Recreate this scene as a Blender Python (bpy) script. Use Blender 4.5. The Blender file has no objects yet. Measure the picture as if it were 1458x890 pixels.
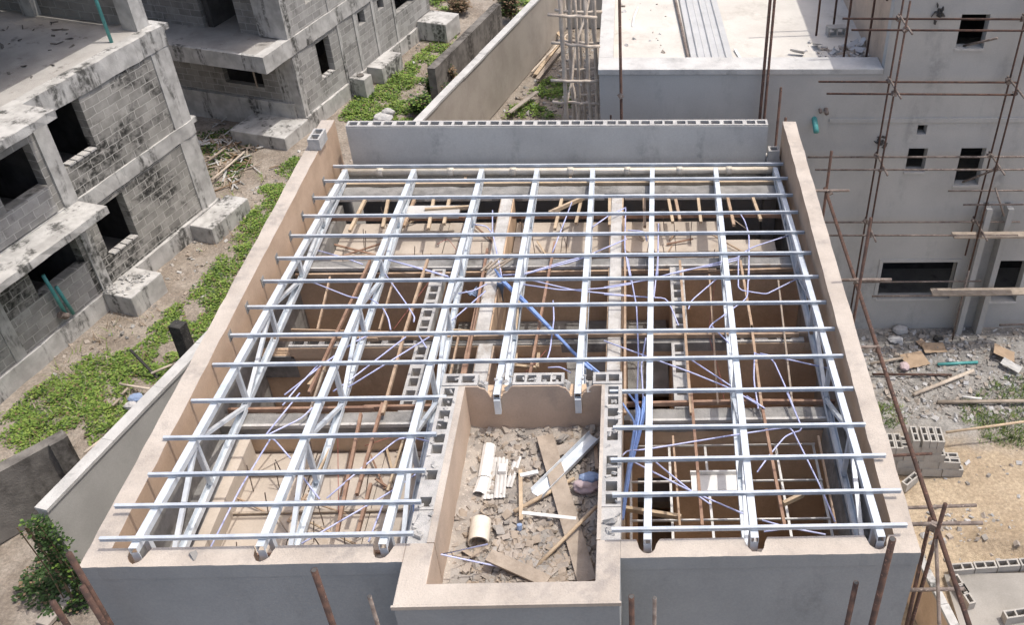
import bpy, bmesh, math, random
from mathutils import Vector, Matrix
random.seed(7)
R = math.radians
sc = bpy.context.scene
C = sc.collection
GZ = -7.2          # ground level; z = 0 is the top of the house parapet

# ------------------------------------------------------------------ camera
CX, CY, CZ, PITCH, YAW, ROLL, FPX, PPX, PPY = (1.5122, -6.8396, 9.1025, 0.653685, -0.0400715, 0.0152733, 1371.652, 950.037, 411.11)
cp, sp, cyw, sy = math.cos(PITCH), math.sin(PITCH), math.cos(YAW), math.sin(YAW)
FW = Vector((-sy*cp, cyw*cp, -sp)); RT = Vector((cyw, sy, 0)); UP = RT.cross(FW)
RT, UP = RT*math.cos(ROLL)+UP*math.sin(ROLL), -RT*math.sin(ROLL)+UP*math.cos(ROLL)
CAM = Vector((CX, CY, CZ))
cd = bpy.data.cameras.new('camera'); cam = bpy.data.objects.new('camera', cd); C.objects.link(cam); sc.camera = cam
cam.matrix_world = Matrix(((RT.x, UP.x, -FW.x, CX), (RT.y, UP.y, -FW.y, CY), (RT.z, UP.z, -FW.z, CZ), (0, 0, 0, 1)))
cd.sensor_width = 36; cd.sensor_fit = 'HORIZONTAL'; cd.lens = 36*FPX/1458
cd.shift_x = (729-PPX)/1458; cd.shift_y = (PPY-445)/1458
cd.clip_start = 0.1; cd.clip_end = 1000
def ray(px, py): return FW + RT*((px-PPX)/FPX) - UP*((py-PPY)/FPX)
def atz(px, py, z):            # surveyed point of the place at height z
    d = ray(px, py); return CAM + d*((z-CZ)/d.z)
def aty(px, py, y):
    d = ray(px, py); return CAM + d*((y-CY)/d.y)

# ------------------------------------------------------------------ materials
def M(name, c1, c2=None, scale=2.0, rough=.9, bump=.25, bscale=45, metal=0, stain=None, sscale=(1, 1, .35), slo=.52, shi=.72, samt=.85, brick=None, spec=.3, zsplit=None, speck=0):
    m = bpy.data.materials.new(name); m.use_nodes = True; nt = m.node_tree; N = nt.nodes; L = nt.links
    b = N['Principled BSDF']; b.inputs['Roughness'].default_value = rough; b.inputs['Metallic'].default_value = metal
    b.inputs['Specular IOR Level'].default_value = spec
    tc = N.new('ShaderNodeTexCoord'); co = tc.outputs['Object']
    def noise(sc_, det=5, vec=None, ro=.6):
        n = N.new('ShaderNodeTexNoise'); n.inputs['Scale'].default_value = sc_; n.inputs['Detail'].default_value = det; n.inputs['Roughness'].default_value = ro
        L.new(vec or co, n.inputs['Vector']); return n.outputs['Fac']
    def ramp(f, lo, hi):
        r = N.new('ShaderNodeMapRange'); r.interpolation_type = 'SMOOTHSTEP'; r.inputs[1].default_value = lo; r.inputs[2].default_value = hi; L.new(f, r.inputs[0]); return r.outputs[0]
    def mix(f, a, bb, t='MIX'):
        x = N.new('ShaderNodeMix'); x.data_type = 'RGBA'; x.blend_type = t
        if isinstance(f, float): x.inputs[0].default_value = f
        else: L.new(f, x.inputs[0])
        for s, v in ((6, a), (7, bb)):
            if isinstance(v, tuple): x.inputs[s].default_value = (*v, 1)
            else: L.new(v, x.inputs[s])
        return x.outputs[2]
    def math_(op, a, bb):
        x = N.new('ShaderNodeMath'); x.operation = op
        for i, v in enumerate((a, bb)):
            if isinstance(v, (int, float)): x.inputs[i].default_value = v
            else: L.new(v, x.inputs[i])
        return x.outputs[0]
    c2 = c2 or tuple(v*.78 for v in c1)
    col = mix(ramp(noise(scale), .35, .68), c1, c2)
    hgt = noise(bscale, 4)
    if brick:
        ax, mortar = brick
        s = N.new('ShaderNodeSeparateXYZ'); L.new(co, s.inputs[0]); cb = N.new('ShaderNodeCombineXYZ')
        L.new(s.outputs[0 if ax == 'x' else 1], cb.inputs[0]); L.new(s.outputs[2], cb.inputs[1])
        bt = N.new('ShaderNodeTexBrick'); bt.inputs['Scale'].default_value = 1
        bt.inputs['Brick Width'].default_value = .46; bt.inputs['Row Height'].default_value = .235
        bt.inputs['Mortar Size'].default_value = .013; bt.inputs['Mortar Smooth'].default_value = .25
        bt.inputs['Color1'].default_value = (.62, .62, .62, 1); bt.inputs['Color2'].default_value = (1.0, 1.0, 1.0, 1); bt.inputs['Mortar'].default_value = (1, 1, 1, 1)
        # slightly wobbly joints
        wv = N.new('ShaderNodeVectorMath'); wv.operation = 'MULTIPLY_ADD'
        nn = N.new('ShaderNodeTexNoise'); nn.inputs['Scale'].default_value = 4; L.new(co, nn.inputs['Vector'])
        L.new(nn.outputs['Color'], wv.inputs[0]); wv.inputs[1].default_value = (.05, .045, 0); L.new(cb.outputs[0], wv.inputs[2])
        L.new(wv.outputs[0], bt.inputs['Vector'])
        col = mix(.75, col, bt.outputs['Color'], 'MULTIPLY')
        bf = bt.outputs['Fac']
        hgt = math_('SUBTRACT', math_('MULTIPLY', hgt, .5), math_('MULTIPLY', bf, 1.2))
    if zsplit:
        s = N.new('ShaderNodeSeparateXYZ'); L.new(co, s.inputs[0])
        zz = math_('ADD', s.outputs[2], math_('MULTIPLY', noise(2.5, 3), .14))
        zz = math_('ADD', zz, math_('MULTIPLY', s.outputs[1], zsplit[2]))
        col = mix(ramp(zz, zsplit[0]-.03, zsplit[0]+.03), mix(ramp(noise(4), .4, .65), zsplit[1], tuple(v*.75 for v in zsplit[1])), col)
    if stain:
        mp = N.new('ShaderNodeMapping'); mp.inputs['Scale'].default_value = sscale; L.new(co, mp.inputs['Vector'])
        f = ramp(noise(1.1, 7, mp.outputs[0], .68), slo, shi)
        f2 = ramp(noise(7, 4), .3, .6)
        col = mix(math_('MULTIPLY', math_('MULTIPLY', f, f2), samt), col, stain)
    if brick:
        col = mix(math_('MULTIPLY', math_('MULTIPLY', bf, .9), ramp(noise(3.3, 4), .32, .5)), col, brick[1])
    if speck:
        col = mix(ramp(noise(28, 2), .62, .7), col, tuple(min(1, v*speck) for v in c1))
    # fine grain
    col = mix(.35, col, mix(noise(bscale*.8, 3), (.55, .55, .55), (1.35, 1.35, 1.35)), 'MULTIPLY')
    L.new(col, b.inputs['Base Color'])
    bp = N.new('ShaderNodeBump'); bp.inputs['Strength'].default_value = bump; bp.inputs['Distance'].default_value = .02
    L.new(hgt, bp.inputs['Height']); L.new(bp.outputs[0], b.inputs['Normal'])
    return m

TAN = M('tan_render', (.54, .42, .325), (.455, .355, .275), 1.6, bump=.2, stain=(.34, .28, .23), sscale=(.9, .9, .5), slo=.48, shi=.75, samt=.8)
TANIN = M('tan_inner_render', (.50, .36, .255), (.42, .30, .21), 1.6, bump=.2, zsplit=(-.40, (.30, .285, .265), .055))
TOP = M('render_top', (.525, .465, .40), (.425, .37, .315), 1.1, bump=.4, stain=(.29, .26, .235), sscale=(1.2, 1.2, 1.2), slo=.46, shi=.66, samt=.7)
ROOM = M('brown_render', (.62, .46, .325), (.52, .375, .255), 1.5, bump=.4, bscale=25, stain=(.36, .25, .17), slo=.5, shi=.75, samt=.6)
GREY = M('grey_cement_render', (.53, .525, .50), (.46, .455, .435), .7, bump=.15, stain=(.24, .24, .235), sscale=(1.3, 1.3, .6), slo=.52, shi=.72, samt=.7)
GREYD = M('bluish_grey_render', (.33, .35, .36), (.285, .305, .315), .6, bump=.2, stain=(.2, .215, .22), sscale=(1.4, 1.4, .3), slo=.5, shi=.78, samt=.6)  # darker, bluer grey for the front wall and outer porch faces
GREYL = M('pale_cement_render', (.47, .465, .445), (.395, .39, .375), .5, bump=.15, stain=(.25, .25, .245), sscale=(1.1, 1.1, .3), slo=.48, shi=.76, samt=.75)
BLOCK = M('sandcrete_block', (.50, .485, .46), (.38, .37, .355), 5, bump=.6, bscale=70)
BLOCKG = M('new_sandcrete_block', (.45, .43, .395), (.36, .34, .31), 4, bump=.6, bscale=70)
BEAM = M('raw_concrete_beam', (.30, .29, .275), (.20, .195, .185), 3, bump=.6, bscale=30, stain=(.10, .095, .09), slo=.5, shi=.7)
WHITETOP = M('white_mortar_top', (.54, .525, .50), (.41, .395, .375), 3.5, bump=.5, bscale=30, stain=(.30, .25, .20), sscale=(2, 2, 2), slo=.47, shi=.66, samt=.75)
OLDC = M('weathered_concrete', (.52, .51, .485), (.37, .36, .34), 2.6, bump=.5, bscale=26, stain=(.05, .05, .045), sscale=(1.7, 1.7, .28), slo=.5, shi=.62, samt=.92)
OLDB = M('weathered_blockwork', (.40, .385, .355), (.29, .28, .255), 2, bump=.7, stain=(.022, .022, .02), sscale=(.42, .42, .5), slo=.44, shi=.56, samt=.95, brick=('x', (.47, .455, .42)))
OLDB2 = M('pale_blockwork', (.43, .42, .40), (.33, .32, .30), 2, bump=.7, stain=(.06, .06, .055), sscale=(.9, .9, .6), slo=.53, shi=.68, samt=.85, brick=('x', (.5, .49, .46)))
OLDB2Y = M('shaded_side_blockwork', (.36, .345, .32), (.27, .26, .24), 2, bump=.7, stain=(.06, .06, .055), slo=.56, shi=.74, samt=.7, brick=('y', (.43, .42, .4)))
SLAB = M('concrete_slab_floor', (.44, .42, .39), (.34, .32, .295), 1.2, bump=.4, stain=(.12, .11, .1), sscale=(2, 2, 2), slo=.56, shi=.7, samt=.7)
DECK = M('pale_screed', (.62, .59, .535), (.53, .50, .45), .6, bump=.25, stain=(.38, .35, .30), sscale=(.7, .7, .7), slo=.48, shi=.7, samt=.65)
COPING = M('dull_coping', (.56, .55, .525), (.46, .45, .43), 2, bump=.35, stain=(.29, .285, .27), sscale=(2, 2, 2), slo=.5, shi=.7, samt=.7)
BOUND = M('boundary_render', (.43, .385, .335), (.36, .32, .275), .8, bump=.15, stain=(.25, .22, .2), slo=.5, shi=.8, samt=.6)
BOUNDG = M('boundary_grey_render', (.46, .45, .42), (.39, .38, .355), .8, bump=.15, stain=(.27, .26, .24), slo=.5, shi=.8, samt=.6)
MOSS = M('mossy_old_wall', (.22, .205, .185), (.13, .12, .11), 2.5, bump=.7, bscale=25, stain=(.04, .035, .03), slo=.42, shi=.62, samt=.9)
STEEL = M('galvanised_steel', (.72, .765, .80), (.58, .63, .68), 4, rough=.45, bump=.05, bscale=12, metal=.2, spec=.5)
PURL = M('galvanised_purlin', (.58, .615, .65), (.44, .48, .525), 4, rough=.45, bump=.04, metal=.15, spec=.5)
RUST = M('rusty_steel_tube', (.115, .066, .05), (.062, .042, .036), 9, rough=.85, bump=.3, metal=.0, speck=2.0)
RUSTG = M('grey_worn_steel_tube', (.24, .20, .175), (.13, .10, .085), 9, rough=.75, bump=.3, metal=.1, speck=1.8)
WOOD = M('brown_timber', (.45, .335, .24), (.33, .23, .155), 5, bump=.3, bscale=30)
WOODD = M('red_brown_timber', (.34, .22, .155), (.23, .14, .10), 5, bump=.3, bscale=30)
WOODL = M('pale_timber', (.53, .42, .295), (.42, .32, .22), 5, bump=.3, bscale=30)
WOODG = M('grey_weathered_timber', (.40, .335, .27), (.29, .24, .19), 4, bump=.4, bscale=30)
BAMB = M('dry_pole_wood', (.60, .52, .43), (.44, .37, .30), 4, bump=.4, bscale=25)
PVC = M('lilac_pvc_conduit', (.54, .57, .80), (.45, .48, .73), 8, rough=.4, bump=0, spec=.5)
PVCB = M('blue_pvc_conduit', (.27, .40, .74), (.22, .34, .66), 8, rough=.4, bump=0, spec=.5)
WIRE = M('red_wire', (.36, .12, .10), None, 8, rough=.5, bump=0)
TEAL = M('teal_pipe', (.10, .36, .34), (.07, .28, .27), 6, rough=.45, bump=.05, spec=.5)
BOARD = M('ceiling_board', (.53, .465, .395), (.45, .39, .325), 1.8, rough=.8, bump=.08, stain=(.33, .26, .19), sscale=(1.5, 1.5, 1), slo=.5, shi=.75, samt=.7)
WHITEP = M('white_pvc', (.78, .77, .74), (.70, .69, .66), 4, rough=.45, bump=.05, spec=.5)
CREAMP = M('cream_pipe', (.72, .66, .56), (.62, .56, .46), 4, rough=.5, bump=.05, spec=.5)
PANEL = M('pale_roofing_panel', (.60, .585, .56), (.48, .465, .44), 3, rough=.5, bump=.1, spec=.5)
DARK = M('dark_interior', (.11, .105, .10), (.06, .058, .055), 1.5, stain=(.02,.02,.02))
RUBB = M('rubble_chunk', (.36, .335, .305), (.27, .25, .225), 3, bump=.5)
RUBT = M('tan_rubble_chunk', (.40, .35, .30), (.28, .245, .21), 2.5, bump=.5)
LITTER = M('pale_litter', (.52, .51, .50), (.36, .36, .36), 3, bump=.3)
CARD = M('cardboard', (.42, .31, .215), (.34, .25, .17), 3, bump=.2)
PINK = M('pinkish_sack', (.55, .44, .44), (.44, .35, .36), 4, bump=.5, bscale=20)
BLUES = M('blue_sack', (.28, .36, .52), (.22, .29, .44), 4, bump=.5, bscale=20)
BLACKP = M('tarred_concrete_post', (.06, .058, .055), (.03, .03, .03), 5, bump=.6, bscale=25, speck=2.5)
SHEET = M('roofing_sheet', (.50, .50, .49), (.44, .44, .43), 2, rough=.45, bump=.03, spec=.4)
LEAF = M('weed_leaf', (.15, .235, .045), (.095, .165, .032), 2.2, rough=.6, bump=0, spec=.2)
LEAF2 = M('light_weed_leaf', (.235, .31, .07), (.175, .25, .055), 2.2, rough=.6, bump=0, spec=.2)
LEAFD = M('dark_leaf', (.045, .085, .022), (.03, .06, .018), 9, rough=.6, bump=0)
DRY = M('dry_stalk', (.24, .17, .105), (.17, .115, .07), 9, rough=.9, bump=0)

# ------------------------------------------------------------------ mesh helpers
class MB:
    def __init__(s): s.v = []; s.f = []; s.mi = []
    def add(s, vs, fs, mi=0):
        o = len(s.v); s.v += [tuple(v) for v in vs]; s.f += [tuple(i+o for i in f) for f in fs]; s.mi += [mi]*len(fs)
        return s
    def box(s, x0, x1, y0, y1, z0, z1, mi=0, M4=None):
        vs = [Vector(q) for q in ((x0,y0,z0),(x1,y0,z0),(x1,y1,z0),(x0,y1,z0),(x0,y0,z1),(x1,y0,z1),(x1,y1,z1),(x0,y1,z1))]
        if M4: vs = [M4 @ v for v in vs]
        return s.add(vs, [(0,3,2,1),(4,5,6,7),(0,1,5,4),(1,2,6,5),(2,3,7,6),(3,0,4,7)], mi)
    def extr(s, prof, p0, p1, up=(0,0,1), mi=0):
        p0, p1 = Vector(p0), Vector(p1); d = (p1-p0).normalized(); up = Vector(up)
        if abs(d.dot(up)) > .98: up = Vector((1,0,0))
        a = d.cross(up).normalized(); b = a.cross(d)
        n = len(prof)
        vs = [p0+a*q[0]+b*q[1] for q in prof]+[p1+a*q[0]+b*q[1] for q in prof]
        fs = [(i,(i+1)%n,n+(i+1)%n,n+i) for i in range(n)]+[tuple(range(n))[::-1], tuple(range(n,2*n))]
        return s.add(vs, fs, mi)
    def bar(s, p0, p1, w, h, up=(0,0,1), mi=0):
        return s.extr([(-w/2,-h/2),(w/2,-h/2),(w/2,h/2),(-w/2,h/2)], p0, p1, up, mi)
    def tube(s, p0, p1, r, n=8, r1=None, mi=0):
        p0, p1 = Vector(p0), Vector(p1); d = (p1-p0).normalized()
        u = Vector((0,0,1)) if abs(d.z) < .9 else Vector((1,0,0))
        a = d.cross(u).normalized(); b = a.cross(d); r1 = r if r1 is None else r1
        vs = [p0+(a*math.cos(t)+b*math.sin(t))*r for t in [2*math.pi*i/n for i in range(n)]]
        vs += [p1+(a*math.cos(t)+b*math.sin(t))*r1 for t in [2*math.pi*i/n for i in range(n)]]
        return s.add(vs, [(i,(i+1)%n,n+(i+1)%n,n+i) for i in range(n)]+[tuple(range(n))[::-1], tuple(range(n,2*n))], mi)
    def poly(s, pts, r, n=6, mi=0):
        pts = [Vector(q) for q in pts]; rings = []
        for i, q in enumerate(pts):
            d = (pts[min(i+1,len(pts)-1)]-pts[max(i-1,0)]).normalized()
            u = Vector((0,0,1)) if abs(d.z) < .9 else Vector((1,0,0))
            a = d.cross(u).normalized(); b = a.cross(d)
            rings.append([q+(a*math.cos(t)+b*math.sin(t))*r for t in [2*math.pi*k/n for k in range(n)]])
        vs = [v for g in rings for v in g]; fs = []
        for i in range(len(rings)-1):
            fs += [(i*n+k, i*n+(k+1)%n, (i+1)*n+(k+1)%n, (i+1)*n+k) for k in range(n)]
        fs += [tuple(range(n))[::-1], tuple(range((len(rings)-1)*n, len(rings)*n))]
        return s.add(vs, fs, mi)
    def chunk(s, c, sx, sy_, sz, mi=0, rnd=random, flat=False):
        rot = Matrix.Rotation(rnd.uniform(0, 6.28), 3, 'Z') @ Matrix.Rotation(rnd.uniform(-.5, .5)*(.5 if flat else 1.6), 3, 'X') @ Matrix.Rotation(rnd.uniform(-.4, .4)*(.5 if flat else 1.6), 3, 'Y')
        vs = []
        for q in ((-1,-1,-1),(1,-1,-1),(1,1,-1),(-1,1,-1),(-1,-1,1),(1,-1,1),(1,1,1),(-1,1,1)):
            v = Vector((q[0]*sx*rnd.uniform(.6,1.1)/2, q[1]*sy_*rnd.uniform(.6,1.1)/2, q[2]*sz*rnd.uniform(.6,1.1)/2))
            vs.append(Vector(c)+rot @ v)
        return s.add(vs, [(0,3,2,1),(4,5,6,7),(0,1,5,4),(1,2,6,5),(2,3,7,6),(3,0,4,7)], mi)
    def grid(s, us, vs_, solid, w0, w1, mp, mi=0):
        """solid cells of a u-v grid between w0 and w1, only outer faces"""
        nu, nv = len(us)-1, len(vs_)-1
        S = lambda i, j: 0 <= i < nu and 0 <= j < nv and solid(i, j)
        for i in range(nu):
            for j in range(nv):
                if not S(i, j): continue
                a, b, c, d = us[i], us[i+1], vs_[j], vs_[j+1]
                for w, fl in ((w0, 1), (w1, 0)):
                    q = [mp(a,c,w), mp(b,c,w), mp(b,d,w), mp(a,d,w)]
                    s.add(q, [(0,1,2,3)[::-1] if fl else (0,1,2,3)], mi)
                for (di, dj, e0, e1) in ((-1,0,(a,c),(a,d)), (1,0,(b,c),(b,d)), (0,-1,(a,c),(b,c)), (0,1,(a,d),(b,d))):
                    if not S(i+di, j+dj):
                        s.add([mp(*e0,w0), mp(*e1,w0), mp(*e1,w1), mp(*e0,w1)], [(0,1,2,3)], mi)
        return s
    def build(s, name, mats, parent=None, smooth=False, bevel=0, facemat=None, recalc=True):
        me = bpy.data.meshes.new(name); me.from_pydata(s.v, [], s.f)
        mats = mats if isinstance(mats, (list, tuple)) else [mats]
        for m in mats: me.materials.append(m)
        if recalc:
            bm = bmesh.new(); bm.from_mesh(me); bmesh.ops.remove_doubles(bm, verts=bm.verts, dist=1e-5)
            # keep material indices through the weld
            bmesh.ops.recalc_face_normals(bm, faces=bm.faces); bm.to_mesh(me); bm.free()
            if len(me.polygons) == len(s.mi):
                for p, k in zip(me.polygons, s.mi): p.material_index = k
        else:
            for p, k in zip(me.polygons, s.mi): p.material_index = k
        if facemat:
            for p in me.polygons: p.material_index = facemat(p.normal, p.center)
        if smooth:
            for p in me.polygons: p.use_smooth = True
        o = bpy.data.objects.new(name, me); C.objects.link(o)
        if parent: o.parent = parent
        if bevel:
            b = o.modifiers.new('bevel', 'BEVEL'); b.width = bevel; b.segments = 2; b.limit_method = 'ANGLE'; b.angle_limit = R(50)
        return o
def tag(o, label, cat, group=None):
    o['label'] = label; o['category'] = cat
    if group: o['group'] = group
    return o
def thing(name, label, cat, loc=(0,0,0), rz=0, group=None):
    o = bpy.data.objects.new(name, None); C.objects.link(o); o.location = loc; o.rotation_euler = (0,0,rz); o.empty_display_size = .2
    return tag(o, label, cat, group)
def kind(o, k): o['kind'] = k; return o
def dup(o, loc, rot, label=None):
    c = o.copy(); C.objects.link(c); c.location = loc; c.rotation_euler = rot
    if label: c['label'] = label
    for ch in list(o.children):
        g = ch.copy(); C.objects.link(g); g.parent = c
    return c
def lin(a, b, n): return [a+(b-a)*i/n for i in range(n+1)]

# ------------------------------------------------------------------ world and sun
SUN_EL, SUN_AZ = R(69), R(6)      # azimuth measured from +X towards +Y
sd = Vector((math.cos(SUN_EL)*math.cos(SUN_AZ), math.cos(SUN_EL)*math.sin(SUN_AZ), math.sin(SUN_EL)))
w = bpy.data.worlds.new('World'); sc.world = w; w.use_nodes = True
nt = w.node_tree; bg = nt.nodes['Background']
sky = nt.nodes.new('ShaderNodeTexSky'); sky.sky_type = 'NISHITA'; sky.sun_disc = False
sky.sun_elevation = SUN_EL; sky.sun_rotation = math.pi/2 - SUN_AZ
sky.air_density = .9; sky.dust_density = 4.5; sky.ozone_density = .7
nt.links.new(sky.outputs[0], bg.inputs[0]); bg.inputs[1].default_value = .15
ld = bpy.data.lights.new('sun', 'SUN'); ld.energy = 2.05; ld.angle = R(.6); ld.color = (1, .955, .89)
lo = bpy.data.objects.new('sun', ld); C.objects.link(lo); lo.rotation_euler = sd.to_track_quat('Z', 'Y').to_euler(); lo.location = (20, 2, 40)
sc.view_settings.view_transform = 'Standard'; sc.view_settings.look = 'None'; sc.view_settings.exposure = 0.46; sc.view_settings.gamma = 1
sc.view_settings.use_curve_mapping = False

# ------------------------------------------------------------------ ground
def ground_mat():
    m = bpy.data.materials.new('bare_ground'); m.use_nodes = True; nt = m.node_tree; N = nt.nodes; L = nt.links
    b = N['Principled BSDF']; b.inputs['Roughness'].default_value = .95; b.inputs['Specular IOR Level'].default_value = .15
    co = N.new('ShaderNodeTexCoord').outputs['Object']
    def noise(s, d=6):
        n = N.new('ShaderNodeTexNoise'); n.inputs['Scale'].default_value = s; n.inputs['Detail'].default_value = d; n.inputs['Roughness'].default_value = .65; L.new(co, n.inputs['Vector']); return n.outputs['Fac']
    def mr(f, lo, hi):
        r = N.new('ShaderNodeMapRange'); r.interpolation_type = 'SMOOTHSTEP'; r.inputs[1].default_value = lo; r.inputs[2].default_value = hi; L.new(f, r.inputs[0]); return r.outputs[0]
    def mx(f, a, c, t='MIX'):
        x = N.new('ShaderNodeMix'); x.data_type = 'RGBA'; x.blend_type = t
        if isinstance(f, float): x.inputs[0].default_value = f
        else: L.new(f, x.inputs[0])
        for s, v in ((6, a), (7, c)):
            if isinstance(v, tuple): x.inputs[s].default_value = (*v, 1)
            else: L.new(v, x.inputs[s])
        return x.outputs[2]
    def mt(op, a, c):
        x = N.new('ShaderNodeMath'); x.operation = op
        for i, v in enumerate((a, c)):
            if isinstance(v, (int, float)): x.inputs[i].default_value = v
            else: L.new(v, x.inputs[i])
        return x.outputs[0]
    s = N.new('ShaderNodeSeparateXYZ'); L.new(co, s.inputs[0])
    soil = mx(mr(noise(1.3), .35, .65), (.36, .315, .265), (.25, .21, .17))
    sand = mx(mr(noise(.8), .35, .65), (.475, .385, .275), (.375, .295, .205))
    grav = mx(mr(noise(2.2), .35, .65), (.36, .345, .32), (.25, .24, .225))
    yy = mt('ADD', s.outputs[1], mt('MULTIPLY', mt('SUBTRACT', noise(.7), .5), 2.4))
    right = mx(mr(yy, 8.0, 9.2), sand, grav)
    col = mx(mr(mt('ADD', s.outputs[0], mt('MULTIPLY', noise(.5), .6)), 2.0, 3.5), soil, right)
    col = mx(.6, col, mx(mr(noise(14, 4), .3, .75), (.6, .6, .6), (1.3, 1.3, 1.3)), 'MULTIPLY')
    col = mx(.5, col, mx(mr(noise(60, 3), .3, .75), (.75, .75, .75), (1.2, 1.2, 1.2)), 'MULTIPLY')
    L.new(col, b.inputs['Base Color'])
    bp = N.new('ShaderNodeBump'); bp.inputs['Strength'].default_value = .8; bp.inputs['Distance'].default_value = .05
    L.new(mt('ADD', noise(9, 6), mt('MULTIPLY', noise(40, 3), .4)), bp.inputs['Height']); L.new(bp.outputs[0], b.inputs['Normal'])
    return m
g = MB()
from mathutils import noise as mnoise
xs = [-150,-60,-30]+lin(-20, 6, 52)+lin(6.125, 12, 47)+lin(12.5, 20, 15)+[30,60,150]; ys = [-150,-60,-20]+lin(-6, 4.5, 21)+lin(4.75, 12, 58)+lin(12.5, 40, 55)+[60,100,150]
def gz(x, y):
    # heaps are part of the terrain: gentle bumps in the open yards
    n = mnoise.noise(Vector((x*.45, y*.45, 3)))*.10+mnoise.noise(Vector((x*1.3, y*1.3, 8)))*.05
    k = 1 if (x > 6.2 and 5.4 < y < 12.2) or (-9.0 > x > -12 and y > 3) or (x > -11 and y > 24) else .25
    r_ = .32*math.exp(-((y-5.55-.12*math.sin(x*3))/.28)**2)*max(0, min(1, (x-8.0)*1.2))*(1+.5*mnoise.noise(Vector((x*4, y*4, 1)))) if y < 7 else 0
    return GZ + n*k - .03 + r_
vs = [(x, y, gz(x, y)) for x in xs for y in ys]; ny = len(ys)
g.add(vs, [(i*ny+j, (i+1)*ny+j, (i+1)*ny+j+1, i*ny+j+1) for i in range(len(xs)-1) for j in range(ny-1)])
kind(g.build('ground', ground_mat(), smooth=True, recalc=False), 'structure')

# ================================================================== THE HOUSE
W, T, Lr, Ll = 4.75, .26, 10.54, 10.68
H = thing('unfinished_house', 'unroofed tan walled house with open silver steel roof frame in the centre', 'house', (0,0,GZ))
H.location = (0,0,0)
def part(mb, name, mats, parent=H, **k): return mb.build(name, mats, parent, **k)
ZB = GZ + .0
# parapets: material 0 inner tan, 1 top, 2 outer grey
def pm_left(n, c): return 1 if n.z > .7 else (2 if n.x < -.7 or n.y < -.7 else 0)
def jit(a, s=.006): return a + random.uniform(-s, s)
# side walls with slightly uneven arrises
def side_wall(x0, x1, y0, y1, inner_left):
    mb = MB(); n = 40; ysv = lin(y0, y1, n); rows = []
    for y in ysv:
        rows.append([(x0,y,ZB),(x1,y,ZB),(x1+random.uniform(-.008,.006)*(1 if 0<y<y1 else 0),y,random.uniform(-.007,.004)),(x0+random.uniform(-.006,.008),y,random.uniform(-.007,.004))])
    vs = [v for r in rows for v in r]; fs = []
    for i in range(n):
        for k in range(4): fs.append((i*4+k, i*4+(k+1)%4, i*4+4+(k+1)%4, i*4+4+k))
    fs += [(0,1,2,3),(n*4+3,n*4+2,n*4+1,n*4)]
    return mb.add(vs, fs)
GREYOUT = GREY
part(side_wall(-W, -W+T, T, Ll, 1), 'side_wall', [TANIN, TOP, GREYOUT], facemat=lambda n, c: 1 if n.z > .6 else (0 if n.x > .6 else 2))
part(side_wall(W-T, W, T, Lr, 0), 'side_wall', [TANIN, TOP, GREYOUT], facemat=lambda n, c: 1 if n.z > .6 else (0 if n.x < -.6 else 2))
# trusses: x at far end, x at near end, near y, far y
def roofz(y): return .2-.087*y
TR = [(-4.24,-4.17,.14), (-2.89,-2.76,.14), (-1.55,-1.39,.14), (-.45,-.42,2.80), (.66,.69,2.80), (1.85,1.61,.14), (3.12,2.84,.14), (4.32,4.30,.12)]
# front wall with bites for the truss ends, and the porch walls
XL, XR, XIL, XIR, YF, YIF, YB = -1.163, 1.30, -.8411, 1.0225, -.5696, -.2957, 2.8828
def outline_wall(pts_in, pts_out, z0, z1):
    mb = MB(); pts = pts_in+pts_out; n = len(pts)
    vs = [(x,y,z0) for x,y in pts]+[(x,y,z1) for x,y in pts]
    return mb.add(vs, [(i,(i+1)%n,n+(i+1)%n,n+i) for i in range(n)]+[tuple(range(n))[::-1], tuple(range(n,2*n))])
def bite(x, w=.26, d=.215):
    q = [(-.5,0),(-.44,.25),(-.36,.62),(-.2,.92),(0,1),(.2,.94),(.34,.7),(.42,.32),(.56,0)]
    return [(x+a*w*random.uniform(.93,1.07), T-b*d*random.uniform(.94,1.05)) for a, b in q]
def front_piece(x0, x1, bx):
    inner = [(x0, T)]
    for x in bx: inner += bite(x)
    inner += [(x1, T)]
    outer = [(x1 - (x1-x0)*i/40, random.uniform(-.004,.004) if 0 < i < 40 else 0) for i in range(41)]
    top = outline_wall(inner, outer, -.22, 0.0)
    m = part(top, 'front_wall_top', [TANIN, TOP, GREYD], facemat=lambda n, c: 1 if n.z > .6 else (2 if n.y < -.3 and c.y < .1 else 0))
    lower = MB().box(x0, x1, .012, T, ZB, -.2195)
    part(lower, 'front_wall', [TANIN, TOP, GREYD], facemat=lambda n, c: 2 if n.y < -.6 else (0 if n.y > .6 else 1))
    return m
front_piece(-W, XL, [-4.17, -2.76, -1.42]); front_piece(XR, W, [1.61, 2.86, 4.28])
# a chipped hole in the top, left
part(MB().chunk((-3.52, .14, .0), .12, .1, .05), 'mortar_lump', BEAM)

def celltop(mb, along, a0, a1, c0, c1, z0, z1, skip=.12, rnd=random):
    """row of hollow blocks on a wall top: blind cells; along 'x' or 'y'"""
    cm = (c0+c1)/2; n = max(1, round((a1-a0)/.46)); bl = (a1-a0)/n
    us = [a0]; holes = set()
    for k in range(n):
        b0 = a0+k*bl; e = bl*.06; m_ = bl*.5; cw = bl*.36
        for h in (b0+bl*.09, b0+bl*.55):
            hh = h+rnd.uniform(-.006,.006)
            us += [hh, hh+cw]
            if rnd.random() > skip: holes.add(len(us)-3+1)
    us.append(a1); us = sorted(us)
    th = (c1-c0)*.2
    vs_ = [c0, c0+th, c1-th, c1]
    mp = (lambda u, v, w_: (u, v, w_)) if along == 'x' else (lambda u, v, w_: (v, u, w_))
    mb.grid(us, vs_, lambda i, j: not (j == 1 and i in holes), z0, z1, mp)
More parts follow.
